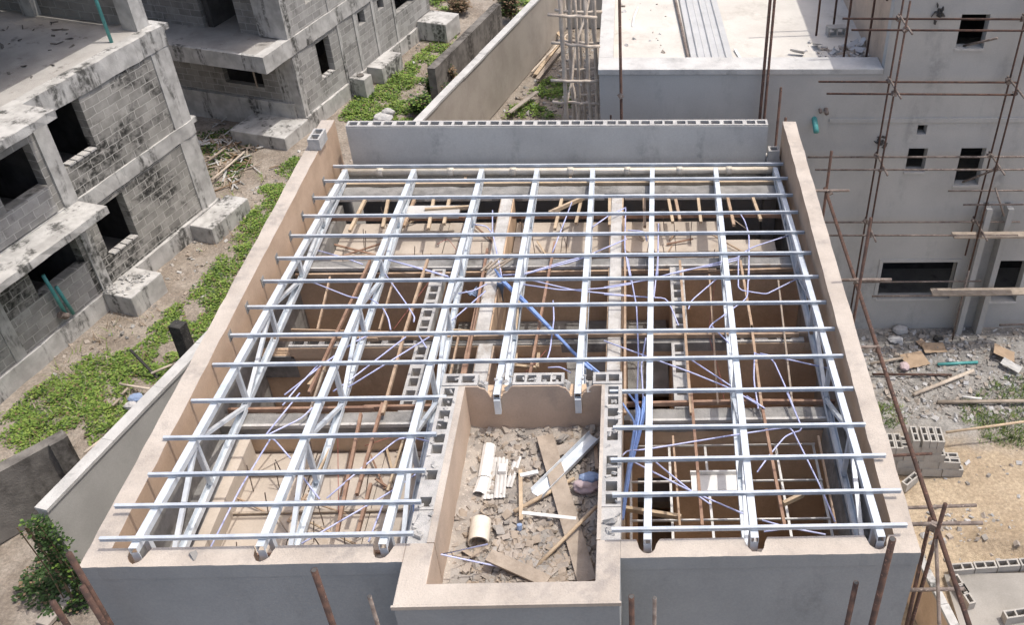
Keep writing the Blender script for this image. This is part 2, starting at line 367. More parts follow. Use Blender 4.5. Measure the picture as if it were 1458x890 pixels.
# porch side walls
def porch_side(x0, x1, bare):     # bare = (xa, xb) strip of exposed blocks
    tan = (x0, bare[0]) if bare[0] > x0+.01 else (bare[1], x1)
    mb = MB(); celltop(mb, 'y', .75, YB, bare[0], bare[1], -.17, 0, .22)
    part(mb, 'porch_block_course', BLOCK)
    part(MB().box(bare[0], bare[1], T+.002, .748, -.17, -.015).chunk(((bare[0]+bare[1])/2, .55, -.01), .14, .2, .06).chunk(((bare[0]+bare[1])/2, .38, -.01), .12, .12, .05), 'broken_block_end', BLOCK)
    part(MB().box(tan[0], tan[1], T+.002, YB, -.5, .004), 'porch_plaster', [TAN, TOP], facemat=lambda n, c: 1 if n.z > .6 else 0)
    part(MB().box(bare[0], bare[1], T+.002, YB, -.5, -.171), 'porch_side_wall', BLOCK)
    part(MB().box(x0, x1, T+.002, YB, ZB, -.501), 'porch_wall_base', TAN)
porch_side(XL, XIL, (XL, XL+.235)); porch_side(XIR, XR, (XIR+.045, XR))
# porch front: U of tan topped wall
U = MB()
pts = [(XL,T),(XL,YF),(XR,YF),(XR,T),(XIR,T),(XIR,YIF),(XIL,YIF),(XIL,T)]
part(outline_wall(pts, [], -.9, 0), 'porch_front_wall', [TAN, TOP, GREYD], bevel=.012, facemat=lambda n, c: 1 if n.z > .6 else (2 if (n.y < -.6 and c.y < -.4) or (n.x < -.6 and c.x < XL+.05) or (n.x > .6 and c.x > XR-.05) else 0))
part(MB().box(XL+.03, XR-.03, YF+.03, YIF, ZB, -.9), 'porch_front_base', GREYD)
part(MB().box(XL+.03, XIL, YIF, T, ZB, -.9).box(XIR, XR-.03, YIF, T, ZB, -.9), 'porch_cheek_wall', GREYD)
part(MB().box(XL-.015, XR+.015, YF-.02, YF+.005, -.055, -.0), 'porch_drip_edge', TOP)
# porch back wall with notches at the two cut trusses
mb = MB()
segs = [(XL+.0, -.68), (-.2, .5), (.90, XR)]
for a, b in segs: mb = MB(); celltop(mb, 'x', a, b, YB, YB+.23, -.2, .02, .1); part(mb, 'porch_back_course', BLOCK)
part(MB().box(XL, XR, YB+.002, YB+.23, ZB, -.2), 'porch_back_wall', [TAN, ROOM], facemat=lambda n, c: 0 if n.y < -.5 else 1)
nt_ = lambda x: [(x-.24,.0),(x-.20,-.03),(x-.15,-.045),(x-.11,-.12),(x-.085,-.2),(x+.07,-.215),(x+.10,-.13),(x+.16,-.10),(x+.2,-.03),(x+.235,.0)]
pl = [(XIL,-.85),(XIL,.0)]+nt_(-.435)+nt_(.675)+[(XIR,.0),(XIR,-.85)]
mb = MB(); n = len(pl); mb.add([(x,YB-.02,z) for x,z in pl]+[(x,YB-.001,z) for x,z in pl], [(i,(i+1)%n,n+(i+1)%n,n+i) for i in range(n)]+[tuple(range(n)), tuple(range(n,2*n))[::-1]])
part(mb, 'porch_back_plaster', TAN)
part(MB().box(XIL, XIR, YIF, YB-.02, -1.0, -.82), 'porch_slab', SLAB)
for x in (-.66, -.22, .52, .88): part(MB().chunk((x, YB+.09, -.12), .1, .2, .16), 'broken_mortar', BLOCK)
mb = MB()
for k in range(70):
    s_ = random.choice((0, 1, 2)); x, y = ((XL+random.uniform(.0,.22), random.uniform(.3,2.8)), (XIR+random.uniform(.05,.26), random.uniform(.3,2.8)), (random.uniform(XL,XR), YB+random.uniform(.02,.2)))[s_]
    mb.chunk((x, y, .005), random.uniform(.02,.09), random.uniform(.02,.07), .03)
kind(part(mb, 'mortar_crumbs', BLOCK), 'stuff')
# back parapet with open block tops
mb = MB(); celltop(mb, 'x', -4.21, 4.18, 10.41, 10.64, -.22, 0, .06); part(mb, 'back_block_course', BLOCK)
part(MB().box(-4.21, 4.18, 10.41, 10.64, ZB, -.221).box(-4.21, 4.18, 10.402, 10.4095, -.9, -.03), 'back_wall', GREY)
part(MB().grid([4.22,4.26,4.40,4.44], [10.28,10.32,10.45,10.49], lambda i, j: (i, j) != (1, 1), -.75, -.53, lambda u, v, w_: (u, v, w_)).box(4.2, 4.47, 10.26, 10.6, GZ, -.751), 'corner_block_pier', BLOCK)
# pale loose block strip under the back wall
ZW = -.95
def wall(mb, x0, x1, y0, y1, holes=(), z1=ZW, z0=-4.4):
    """inner wall; holes = (a, b, za, zb) along its length"""
    alongx = (x1-x0) > (y1-y0)
    a0, a1 = (x0, x1) if alongx else (y0, y1)
    us = sorted({a0, a1, *[h for q in holes for h in q[:2]]}); vs_ = sorted({z0, z1, *[h for q in holes for h in q[2:]]})
    def solid(i, j):
        cu, cv = (us[i]+us[i+1])/2, (vs_[j]+vs_[j+1])/2
        return not any(q[0] < cu < q[1] and q[2] < cv < q[3] for q in holes)
    if alongx: mb.grid(us, vs_, solid, y0, y1, lambda u, v, w_: (u, w_, v))
    else: mb.grid(us, vs_, solid, x0, x1, lambda u, v, w_: (w_, u, v))
    return mb
XI0, XI1 = -W+T, W-T
# ring beams (grey) on rows 2 and 4, raw block tops on row 3
def beam(x0, x1, y0, y1, z0, z1, m=BEAM, nm='ring_beam'):
    mb = MB(); n = max(4, int((x1-x0)/.25)); vs = []
    for i in range(n+1):
        x = x0+(x1-x0)*i/n; j = lambda: random.uniform(-.012, .012)
        vs += [(x,y0+j(),z0),(x,y1+j(),z0),(x,y1+j(),z1+j()),(x,y0+j(),z1+j())]
    fs = [(i*4+k, i*4+(k+1)%4, i*4+4+(k+1)%4, i*4+4+k) for i in range(n) for k in range(4)]+[(0,1,2,3),(n*4+3,n*4+2,n*4+1,n*4)]
    part(mb.add(vs, fs), nm, m)
beam(XI0, XI1, 6.95, 7.18, -1.17, ZW)
part(MB().box(XI0, XI1, 6.93, 6.965, ZW-.045, ZW+.012), 'pale_wall_edge', WHITETOP)
part(wall(MB(), XI0, XI1, 6.96, 7.17, [], -1.171), 'inner_wall', ROOM)
beam(XI0, XL-.01, 3.12, 3.36, -1.19, ZW); beam(XR+.01, XI1, 3.12, 3.36, -1.19, ZW)
for a, b in ((XI0+.3, XL-.02), (XR+.1, XI1-.2)): part(MB().box(a, b, 3.1, 3.145, ZW-.05, ZW+.012), 'pale_wall_edge', WHITETOP)
part(wall(MB(), XI0, XL-.01, 3.13, 3.35, [(-2.4,-1.6,-4.4,-2.2)], -1.191), 'inner_wall', ROOM)
part(wall(MB(), XR+.01, XI1, 3.13, 3.35, [(1.5,2.1,-4.4,-2.2)], -1.191), 'inner_wall', ROOM)
# row 3 with doors and open block tops
mb = MB(); celltop(mb, 'x', -4.0, -2.0, 4.86, 5.07, ZW-.2, ZW, .15); part(mb, 'open_block_course', BLOCK); mb = MB(); celltop(mb, 'x', 3.0, 4.2, 4.86, 5.07, ZW-.2, ZW, .2); part(mb, 'open_block_course', BLOCK)
part(MB().box(-1.999, 2.999, 4.87, 5.06, ZW-.2, ZW-.02), 'wall_top_mortar', BEAM)
part(wall(MB(), XI0, XI1, 4.87, 5.06, [(.35,1.0,-4.4,-1.25),(1.35,2.05,-4.4,-1.25),(-1.6,-1.05,-4.4,-1.3)], ZW-.201), 'inner_wall', ROOM)
part(MB().box(-4.49, -3.95, 4.85, 5.08, -1.6, -1.16), 'grey_wall_patch', BEAM)
for a, b in ((-4.0, -2.0), (3.0, 4.2), (-1.999, .3)): part(MB().box(a, b, 4.85, 4.858, ZW-.25, ZW-.035), 'wall_plaster', ROOM)
# cross walls
mb = MB(); celltop(mb, 'y', 3.37, 4.85, -2.0, -1.77, ZW-.2, ZW, .1); part(mb, 'open_block_course', BLOCK); mb = MB(); celltop(mb, 'y', 5.08, 6.9, -2.06, -1.83, ZW-.2, ZW, .1); part(mb, 'open_block_course', BLOCK)
part(wall(MB(), -1.99, -1.78, 3.37, 4.86, [(3.6,4.4,-4.4,-2.2)], ZW-.201), 'inner_wall', ROOM); part(wall(MB(), -2.05, -1.84, 5.07, 6.95, [], ZW-.201), 'inner_wall', ROOM)
mb = MB(); celltop(mb, 'y', 3.37, 4.85, 2.06, 2.3, ZW-.2, ZW, .1); part(mb, 'open_block_course', BLOCK); mb = MB(); celltop(mb, 'y', 5.08, 6.9, 2.1, 2.34, ZW-.2, ZW, .1); part(mb, 'open_block_course', BLOCK)
part(wall(MB(), 2.07, 2.29, 3.37, 4.86, [], ZW-.201), 'inner_wall', ROOM); part(wall(MB(), 2.11, 2.33, 5.07, 6.95, [], ZW-.201), 'inner_wall', ROOM)
# the two white topped passage walls
for (xa, xb, y0, y1) in ((-1.12, -.86, 5.08, 9.28), (1.02, 1.27, 3.13, 9.28)):
    part(wall(MB(), xa, xb, y0, y1, [], ZW-.03, -4.4), 'passage_wall', ROOM)
    part(MB().box(xa+.02, xb-.02, y0, y1, ZW-.0295, ZW+.02), 'white_wall_top', WHITETOP, bevel=.012)
part(wall(MB(), -1.02, -.76, 3.14, 4.86, [], ZW-.03, -4.4), 'passage_wall', TAN)
part(MB().box(-1.0, -.78, 3.14, 4.86, ZW-.0295, ZW+.02), 'white_wall_top', WHITETOP, bevel=.012)
# back beam, wall recess and fascia
beam(XI0, XI1, 9.25, 9.62, -1.03, ZW+.02)
part(MB().box(XI0, XI1, 9.621, 10.40, -1.12, -1.09), 'added_shade_sheet', BLACKP)  # black sheet added to keep the unlit void by the back beam dark
for a, b in ((XI0+.1, -3.0), (-2.6, -1.3), (-.7, .9), (1.3, 4.1)): part(MB().box(a, b, 9.24, 9.3, ZW-.07, ZW+.035), 'pale_wall_edge', WHITETOP)
part(MB().box(-2.85, -1.85, 8.6, 8.95, ZW-.06, ZW+.02), 'loose_concrete_panel', COPING, bevel=.01)
part(MB().tube((-4.35,10.06,-.85), (4.35,10.06,-.85), .075, 12), 'rain_pipe', CREAMP, smooth=True)
for x in (-3.6,-2.2,-.95,.2,1.35,2.4,3.4): part(MB().tube((x-.06,10.06,-.85), (x+.06,10.06,-.85), .09, 12), 'pipe_collar', CREAMP, smooth=True)
part(MB().bar((-4.4,9.72,-.93), (4.45,9.72,-.93), .05, .07), 'fascia_timber', WOODL)
for x in (-1.9, .2, 1.85): part(MB().bar((x,9.74,-.94), (x,10.05,-.95), .05, .05), 'gutter_bracket', WOODL)
# slabs: floor, and an added, unseen slab that keeps the doors below dark
kind_floor = part(MB().box(XI0, XI1, T, 10.4, -4.6, -4.4), 'floor_slab', ROOM)
part(MB().box(-1.75, 2.05, 5.07, 6.95, -2.35, -2.2).box(-.75, 1.0, 3.36, 3.5, -2.3, -2.2), 'hidden_shade_slab', BEAM)
part(MB().box(1.4, 2.06, 3.37, 4.85, -3.2, -3.05), 'stair_landing', DARK)
# ceiling boards and frames
def boards(x0, x1, y0, y1, z, nx, ny_, drop=()):
    for i in range(nx):
        for j in range(ny_):
            if (i, j) in drop: continue
            a, b = x0+(x1-x0)*i/nx, x0+(x1-x0)*(i+1)/nx; c, d = y0+(y1-y0)*j/ny_, y0+(y1-y0)*(j+1)/ny_
            zz = z+random.uniform(-.008, .008)
            part(MB().box(a+.006, b-.006, c+.008, d-.008, zz-.012, zz), 'ceiling_board', BOARD)
boards(-4.2, -1.2, .30, 3.1, -1.5, 3, 3)
boards(-4.2, -1.14, 7.25, 9.2, -1.5, 3, 3); boards(-.84, 1.0, 7.25, 9.2, -1.5, 2, 3); boards(1.3, 4.2, 7.25, 9.2, -1.5, 3, 3, {(2,2)})
part(MB().box(XI0, -4.2, T, 3.12, -1.6, -1.1), 'wall_ledge', BEAM); part(MB().box(XI0, -4.2, 7.18, 9.24, -1.6, -1.1), 'wall_ledge', BEAM)
part(MB().box(4.25, XI1, T, 3.12, -1.6, -1.0), 'wall_ledge', BEAM)
part(MB().box(-4.2, -4.05, .4, 3.0, -1.49, -1.1), 'ceiling_upstand', BOARD)
def frame_grid(x0, x1, y0, y1, z, nx, ny_, m=WHITEP, wd=.035):
    for i in range(nx+1):
        x = x0+(x1-x0)*i/nx+random.uniform(-.03,.03); part(MB().bar((x,y0,z), (x+random.uniform(-.03,.03),y1,z), wd, .03), 'ceiling_frame', m)
    for j in range(ny_+1):
        y = y0+(y1-y0)*j/ny_; part(MB().bar((x0,y,z+.032), (x1,y+random.uniform(-.02,.02),z+.032), wd*.6, .03), 'ceiling_frame', m)
CEILF = M('ceiling_furring', (.74, .73, .70), (.62, .61, .58), 4, rough=.5, bump=.05, metal=.2)
frame_grid(1.42, 4.15, .32, 3.08, -1.48, 5, 4, CEILF)
pa_, pb_ = atz(985,700,-1.41), atz(1050,677,-1.41)
part(MB().box(pa_.x, pb_.x, pa_.y, pb_.y, -1.425, -1.40), 'white_panel', WHITEP)
part(MB().box(pa_.x-.01, pb_.x+.01, pb_.y+.002, pb_.y+.03, -1.40, -1.33), 'white_panel_lip', WHITEP)
for y in (.55, 1.25, 1.95, 2.65):
    part(MB().bar((-4.1,y,-1.46), (-1.25,y+.02,-1.46), .035, .03), 'ceiling_batten', WOODD if y in (1.25,) else WOODG)
for y in (7.5, 8.05, 8.7): part(MB().bar((-4.1,y,-1.46), (4.1,y+.03,-1.46), .03, .03), 'ceiling_batten', WOODG)
# hangers
mb_list = []
for _ in range(46):
    x, y = random.choice([(random.uniform(-4.1,-1.3), random.uniform(.4,3.0)), (random.uniform(-4.1,4.1), random.uniform(7.35,9.1))])
    part(MB().tube((x,y,-1.48), (x+random.uniform(-.12,.12),y+random.uniform(-.08,.08),-1.0), .008, 5), 'ceiling_hanger', RUSTG)

for _ in range(34):
    far = random.random() < .6
    x, y = (random.uniform(-4.0,4.0), random.uniform(7.3,9.1)) if far else (random.uniform(-4.0,-1.3), random.uniform(.4,3.0))
    a = random.uniform(0, 3.14); l = random.uniform(.12,.5)
    part(MB().bar((x-math.cos(a)*l,y-math.sin(a)*l,-1.46), (x+math.cos(a)*l,y+math.sin(a)*l,-1.4), random.uniform(.012,.04), .02), 'timber_offcut', random.choice([WOOD, WOODG, WOODL, WOODD]))
# ---- timbers (crop name, polyline)
CR = {'A': (300,560,3.87), 'B': (860,560,3.645), 'Cc': (400,360,4.047), 'D': (860,360,3.87), 'E': (440,225,4.556), 'F': (740,225,3.645), 'G': (640,330,3.56), 'P': (0,0,1)}
def cpt(c, x, y, z): ox, oy, s = CR[c]; return atz(ox+x/s, oy+y/s, z)
def timber(c, p0, p1, w_=.05, h=.075, z=-.9, m=WOOD, z1=None):
    part(MB().bar(cpt(c,*p0,z), cpt(c,*p1,z if z1 is None else z1), w_, h), 'timber_joist', m)
# joists running across (x direction)
for y, m, z in ((7.27, WOODD, -.955), (6.86, WOOD, -1.03), (4.98, WOOD, -.90), (3.42, WOODD, -.91), (8.72, WOODD, -1.06)):
    x = XI0+.05
    while x < XI1-.1:
        x2 = min(XI1-.05, x+random.uniform(1.6, 3.2))
        if not (y < 4 and x < XR and x2 > XL): part(MB().bar((x,y+random.uniform(-.025,.025),z), (x2+.15 if x2 < 4 else x2,y+random.uniform(-.025,.025),z+random.uniform(-.02,.03)), .045, .075), 'timber_joist', m)
        elif x < XL: part(MB().bar((x,y,z), (XL-.02,y,z), .045, .075), 'timber_joist', m); x2 = XR+.02-.0
        x = x2
for a in (('P',(527,372),(440,560)), ('P',(609,370),(578,468)), ('P',(578,468),(545,590)), ('P',(545,575),(508,705)), ('P',(694,355),(660,545)), ('P',(678,440),(655,548)), ('P',(790,345),(752,548)),
          ('P',(890,312),(890,590)), ('P',(968,372),(984,590)), ('P',(984,560),(1000,750)), ('P',(1054,372),(1072,475)), ('P',(1070,465),(1085,585)), ('P',(1085,580),(1118,755)), ('P',(514,590),(480,760)), ('P',(528,690),(508,765)), ('P',(880,590),(884,640))):
    timber(*a, w_=.04, h=.06, z=-.83, m=random.choice([WOOD, WOOD, WOODD]))
for x0, x1 in ((520,498),(553,545),(590,575),(618,610),(640,632),(762,758),(800,790),(828,820),(868,868),(886,884),(917,918),(952,958),(962,968),(994,998),(1036,1045),(1072,1083)):
    timber('P', (x0,283+random.uniform(-3,3)), (x1,random.uniform(312,330)), w_=.055, h=.06, z=-.97, m=random.choice([WOODL, WOODL, WOOD]))
for a in (('P',(470,395),(452,470)), ('P',(560,400),(540,470)), ('P',(646,395),(633,470)), ('P',(742,400),(735,470)), ('P',(838,392),(835,470)), ('P',(925,392),(928,575)), ('P',(1010,392),(1022,575)), ('P',(1108,400),(1128,575)), ('P',(470,500),(440,590)), ('P',(415,470),(560,474)), ('P',(640,470),(700,474)), ('P',(470,640),(440,700)), ('P',(575,625),(552,700)), ('P',(958,622),(968,750)), ('P',(1165,622),(1190,750)), ('P',(655,470),(640,540))):
    timber(*a, w_=.028, h=.045, z=-.86-.03*random.random(), m=random.choice([WOODL, WOOD, WOODL, WOODG]))
timber('P', (782,303), (832,281), z=-.88, m=WOODL); timber('P', (605,299), (668,295), z=-.92, m=WOODL); timber('P', (440,550), (462,525), z=-.9, m=WOODL)
timber('B', (110,600), (400,645), z=-1.3, m=WOODL); timber('B', (930,575), (1035,525), z=-1.2, m=WOODL)
for q in (((215,150),(160,200)), ((260,130),(190,190)), ((300,140),(215,185)), ((340,120),(240,190))): timber('G', q[0], q[1], w_=.03, h=.03, z=-.78, m=WOODG)
# white timber window frame lying in the lobby
mb = MB(); z = -1.15
for a, b in (((340,595),(455,595)), ((340,595),(333,680)), ((455,595),(445,690)), ((333,680),(440,690))): mb.bar(cpt('G',*a,z), cpt('G',*b,z), .05, .05)
part(mb, 'loose_frame', WOODL)

# ---- conduits
def conduit(c, pts, z=-.80, r=.011, m=PVC, sag=0):
    P3 = [cpt(c, x, y, z+random.uniform(-.02,.02)) for x, y in pts]
    # soften the bends
    out = [P3[0]]
    for i in range(1, len(P3)-1):
        a, b, d = P3[i-1], P3[i], P3[i+1]; l = min((a-b).length, (d-b).length)*.35; l = min(l, .12)
        p, q = b+(a-b).normalized()*l, b+(d-b).normalized()*l
        out += [p, (p+q+b*2)/4, q]
    out.append(P3[-1])
    part(MB().poly(out, r, 6), 'conduit', m, smooth=True)
for q in [('A',[(490,0),(300,235)]), ('A',[(560,80),(500,140),(345,215),(300,240),(350,255),(440,360)]), ('A',[(330,250),(160,530),(0,850)]), ('A',[(1250,280),(1140,250),(1040,245),(860,390),(640,580)]),
          ('A',[(1240,370),(1000,540),(640,750),(500,830)]), ('A',[(490,440),(600,585)]), ('A',[(950,610),(870,820)]),
          ('B',[(95,325),(120,300),(215,293),(690,215),(930,180),(965,180),(985,205)]), ('B',[(950,0),(1025,175),(1020,195),(985,205)]), ('B',[(985,205),(940,225),(860,320),(795,410)]), ('B',[(985,205),(1040,315),(1130,500),(1200,670)]),
          ('B',[(120,340),(440,505),(730,630)]), ('B',[(270,360),(440,500),(555,580)]), ('B',[(820,660),(940,695),(1150,735)]), ('B',[(830,720),(970,700)]), ('B',[(740,15),(835,80)]),
          ('Cc',[(170,165),(410,260),(520,262),(590,320),(620,380),(632,445)]), ('Cc',[(600,120),(720,290),(770,370),(765,400)]), ('Cc',[(720,485),(390,740),(300,800)]), ('Cc',[(855,485),(380,780)]), ('Cc',[(520,470),(430,510),(280,615),(20,820)]),
          ('Cc',[(220,640),(90,780),(10,880)]), ('Cc',[(1020,235),(1110,220),(1185,180)]), ('Cc',[(985,390),(1180,220)]), ('Cc',[(620,40),(830,100),(970,140)]), ('Cc',[(790,470),(840,550)]),
          ('D',[(0,190),(240,150),(440,95),(640,65),(745,35)]), ('D',[(740,30),(740,190),(760,208),(850,222),(895,228),(1070,140)]), ('D',[(800,0),(790,250),(720,300),(585,400),(575,440)]), ('D',[(590,400),(690,500)]), ('D',[(630,135),(480,265),(465,310)]),
          ('D',[(0,230),(240,245),(340,250),(370,300),(410,400)]), ('D',[(300,0),(275,245)]), ('D',[(130,30),(180,300),(190,560),(180,870)]), ('D',[(0,485),(230,570),(480,660),(700,750),(870,850)]), ('D',[(480,590),(700,735)]),
          ('D',[(830,550),(825,700),(850,860)]), ('D',[(830,555),(930,585),(1000,740),(1060,890)]), ('D',[(860,555),(1090,605),(1250,640)]), ('D',[(230,470),(205,620),(220,870)]),
          ('F',[(460,300),(540,262),(550,255),(545,470),(575,638)]), ('F',[(375,360),(460,300)]), ('F',[(390,490),(555,420)]), ('F',[(20,605),(300,530),(390,490)]), ('F',[(270,230),(170,490)]), ('F',[(800,600),(960,560),(1140,515)]),
          ('F',[(1140,280),(1170,330),(1190,400),(1190,635)]), ('F',[(1130,515),(1200,465),(1400,400)]), ('F',[(720,340),(715,630)]), ('F',[(560,375),(650,380),(660,430)]),
          ('G',[(390,240),(560,280),(650,300),(920,325)]), ('G',[(360,265),(560,295),(640,295),(800,285),(920,265)]), ('G',[(270,220),(375,215),(520,170),(660,130)]), ('G',[(500,690),(560,685),(615,715)]), ('G',[(525,350),(530,440),(510,600),(490,660)]),
          ('E',[(60,600),(240,650),(350,690)]), ('E',[(520,660),(740,720),(900,765)]), ('E',[(1190,340),(1190,480),(1250,770)]), ('E',[(1070,430),(1150,440),(1190,490)])]:
    conduit(*q, r=.0125)
for q in [('B',[(165,0),(170,110),(90,660)]), ('B',[(170,0),(178,120),(98,655)]), ('B',[(80,30),(162,150),(105,520)]), ('B',[(210,20),(208,130),(110,500)]), ('B',[(205,30),(195,140),(118,480)]), ('B',[(125,0),(190,80),(100,560)]), ('A',[(1118,610),(1145,810)])]:
    conduit(*q, m=PVCB, r=.017)
for c, pts in (('Cc',[(850,170),(770,280),(650,440)]), ('D',[(615,150),(590,300),(575,450),(640,680),(665,830)]), ('A',[(700,250),(705,680)]), ('G',[(380,720),(450,650),(490,600)]), ('A',[(850,290),(1000,240)]), ('E',[(830,560),(900,520),(960,600)])):
    conduit(c, pts, z=-.95, r=.005, m=WIRE)
# bundle that lies loose over the timbers
b = MB()
for k in range(7):
    o = (k-3)*7; zz = -.70+.02*(k % 3)
    b.poly([cpt('G',240+o*.5,190+k*4,zz), cpt('G',275+o*.4,255,zz), cpt('G',360+o*.6,330+abs(o)*.3,zz), cpt('G',610+o,575+k*6,zz), cpt('G',(770 if k % 2 else 715)+o,(720 if k % 2 else 690)+k*3,zz)], .016, 6)
tag(b.build('conduit_bundle', PVCB, None, smooth=True), 'loose bundle of blue conduits lying diagonally across the timbers behind the porch', 'pipe bundle')
b = MB()
for k in range(4): b.poly([cpt('G',245+k*10,260,-.85), cpt('G',250+k*6,300,-1.2), cpt('G',255+k*5,350,-1.5)], .02, 6)
for k in range(5): b.poly([cpt('G',80+k*6,300+k*6,-1.0), cpt('G',120+k*4,320-k*10,-1.0), cpt('G',150+k*5,340,-1.15)], .014, 6)
tag(b.build('conduit_coil', BLUES, None, smooth=True), 'dark blue tangle of pipe offcuts hanging beside the white wall top', 'pipe offcuts')

# ---- roof trusses (thing > truss > members)
BC = -.86
def truss(xf, xn, yn):
    yf = 9.95
    X = lambda y: xn+(xf-xn)*(y-yn)/(yf-yn) if yn < 1 else xf+(xn-xf)*(9.9-y)/7.0
    P = lambda y, z: (X(y), y, z)
    lip = [(-.045,-.045),(-.039,-.045),(-.039,.039),(.039,.039),(.039,-.045),(.045,-.045),(.045,.045),(-.045,.045)]
    top = MB().extr(lip, P(yn, roofz(yn)-.09), P(yf, roofz(yf)-.09))
    if yn < 1: top.bar(P(yn+.012, roofz(yn)-.14), P(yn+.006, BC+.5), .09, .012, (0,1,0))
    else: top.bar(P(yn+.012, roofz(yn)-.14), P(yn+.01, -.44), .085, .075, (0,1,0))
    t = part(top, 'roof_truss', STEEL)
    ys_ = max(yn+.18, .3) if yn < 1 else 3.2
    MB().extr([(-q[0],-q[1]) for q in lip], P(ys_, BC), P(yf, BC)).build('bottom_chord', STEEL, t)
    n = 6 if yn < 1 else 4; yl = lin(ys_+.1, 9.7, n); 
    for i, y in enumerate(yl[:-1]):
        zt = roofz(y)-.14
        if zt-BC > .12: MB().bar((X(y)+.0, y, BC), (X(y), y, zt), .06, .07, (0,1,0)).build('web', STEEL, t)
        y2 = yl[i+1]; zt2 = roofz(y2)-.14
        a, b_ = ((y, BC), (y2, zt2)) if i % 2 == 0 else ((y, zt), (y2, BC))
        if abs(a[1]-b_[1]) > .1 and zt-BC > .2: MB().bar(P(a[0]+.05, a[1]+.02), P(b_[0]-.05, b_[1]-.02), .058, .05, (0,0,1)).build('web', STEEL, t)
    MB().box(X(yf)-.03, X(yf)+.03, yf-.12, yf-.04, BC-.05, roofz(yf)-.1).build('heel_post', STEEL, t)
for a in TR: truss(*a)
# ---- purlins (C sections open to the viewer)
PY = [10.0, 9.34, 8.63, 7.92, 7.19, 6.43, 5.71, 4.96, 4.21, 3.49]
PYL = [2.69, 1.95, 1.28, .76, .25]; PYR = [2.78, 2.03, 1.42, .815, .26]
cprof = [(-.02,-.026),(.02,-.026),(.02,-.010),(.01,-.010),(.01,.006),(.02,.006),(.02,.026),(-.02,.026)]
def purlin(x0, x1, y, y2=None):
    z = roofz(y)+.0; y2 = y if y2 is None else y2
    part(MB().extr(cprof, (x0, y, z), (x1, y2, z+random.uniform(-.012, .012))), 'purlin', PURL)
for y in PY: purlin(XI0+.01, XI1-.005, y, y+random.uniform(-.015,.03))
for y, x0, x1 in zip(PYL, (-4.47,-4.54,-4.45,-4.62,-4.56), (-1.07,-1.08,-1.10,-1.06,-1.05)): purlin(x0, x1, y)
for y, x0, x1 in zip(PYR, (1.13,1.19,1.17,1.2,1.2), (4.5,4.5,4.63,4.68,4.62)): purlin(x0, x1, y)
for y in PY[1:9]: part(MB().box(-4.492, -4.485, y-.06, y+.07, roofz(y)-.09, roofz(y)+.08), 'purlin_pocket', BEAM)

# ================================================================== things on the porch
def hollow_block(name, label, cat='concrete block', group=None, L_=.45, Wd=.225, Ht=.225, m=BLOCKG):
    a, c = L_/2, Wd/2; t = .035
    us = [-a, -a+t, -t/2, t/2, a-t, a]; vs_ = [-c, -c+t, c-t, c]
    mb = MB().grid(us, vs_, lambda i, j: not (j == 1 and i in (1, 3)), 0, Ht, lambda u, v, w_: (u, v, w_))
    o = mb.build(name, m); return tag(o, label, cat, group)
bl = hollow_block('hollow_block', 'single pale hollow block standing on the far end of the left parapet', m=BLOCK, Wd=.22)
p = atz(452, 205, 0); bl.location = (p.x+.03, p.y-.02, .004); bl.rotation_euler = (0, 0, R(88))
PZ = -.815
def pz(x, y, z=PZ): return atz(600+x/3.559, 590+y/3.559, z)
# rubble spread
rnd = random.Random(3)
def scatter(name, n, region, zf, smin, smax, mats, rnd=rnd, flat=.5, pw=1.0):
    mb = MB()
    for _ in range(n):
        x, y = region()
        s = smin+(smax-smin)*rnd.random()**3.2
        mb.chunk((x, y, zf(x, y)+s*.12), s, s*rnd.uniform(.5,1), s*rnd.uniform(.25,.6), rnd.randrange(len(mats)), rnd)
    return kind(mb.build(name, mats, recalc=False), 'stuff')
def preg():
    while True:
        x, y = rnd.uniform(XIL+.02, XIR-.02), rnd.uniform(YIF+.02, YB-.05)
        d = math.hypot((x-.15)/.65, (y-.35)/.75)
        if rnd.random() < (1.0 if d < 1 else .25): return x, y
HP = lambda x, y: PZ+.02+.13*math.exp(-((x-.1)/.5)**2-((y-.25)/.5)**2)
scatter('rubble', 3200, preg, HP, .012, .13, [RUBT, RUBB, RUBT, WOODG])
mb = MB()
for _ in range(240):
    x, y = rnd.gauss(.1, .42), rnd.gauss(.3, .42)
    if XIL+.1 < x < XIR-.1 and YIF+.1 < y < 1.6: mb.chunk((x, y, HP(x,y)+rnd.random()*.05), rnd.uniform(.05,.2), rnd.uniform(.06,.14), .012, rnd.randrange(3), rnd, True)
kind(mb.build('broken_tile_rubble', [RUBT, RUBB, WOODG], recalc=False), 'stuff')
# sand skirt over slab (uneven)
mb = MB(); nx, ny2 = 24, 40
vs = [(XIL+(XIR-XIL)*i/nx, YIF+(YB-.02-YIF)*j/ny2, PZ-.003+.05*max(0, mnoise.noise(Vector((i*.35, j*.3, 1)))+.25)+(.06 if i < 3 else 0)*(3-i)/3+.12*math.exp(-((XIL+(XIR-XIL)*i/nx-.1)/.5)**2-((YIF+(YB-.02-YIF)*j/ny2-.25)/.5)**2)) for i in range(nx+1) for j in range(ny2+1)]
mb.add(vs, [(i*(ny2+1)+j, (i+1)*(ny2+1)+j, (i+1)*(ny2+1)+j+1, i*(ny2+1)+j+1) for i in range(nx) for j in range(ny2)])
kind(mb.build('debris_sand', M('debris_dust', (.41, .365, .315), (.26, .235, .21), 3, bump=.8, bscale=30, speck=1.4), recalc=False, smooth=True), 'stuff')
def plank(p0, p1, w_, h, m, name, label, cat='plank', n=1):
    return tag(MB().bar(p0, p1, w_, h).build(name, m, bevel=.004), label, cat)
plank(pz(625,110,PZ+.12), pz(840,850,PZ+.10), .23, .035, WOODG, 'plank', 'wide grey plank lying lengthways on the right of the porch floor')
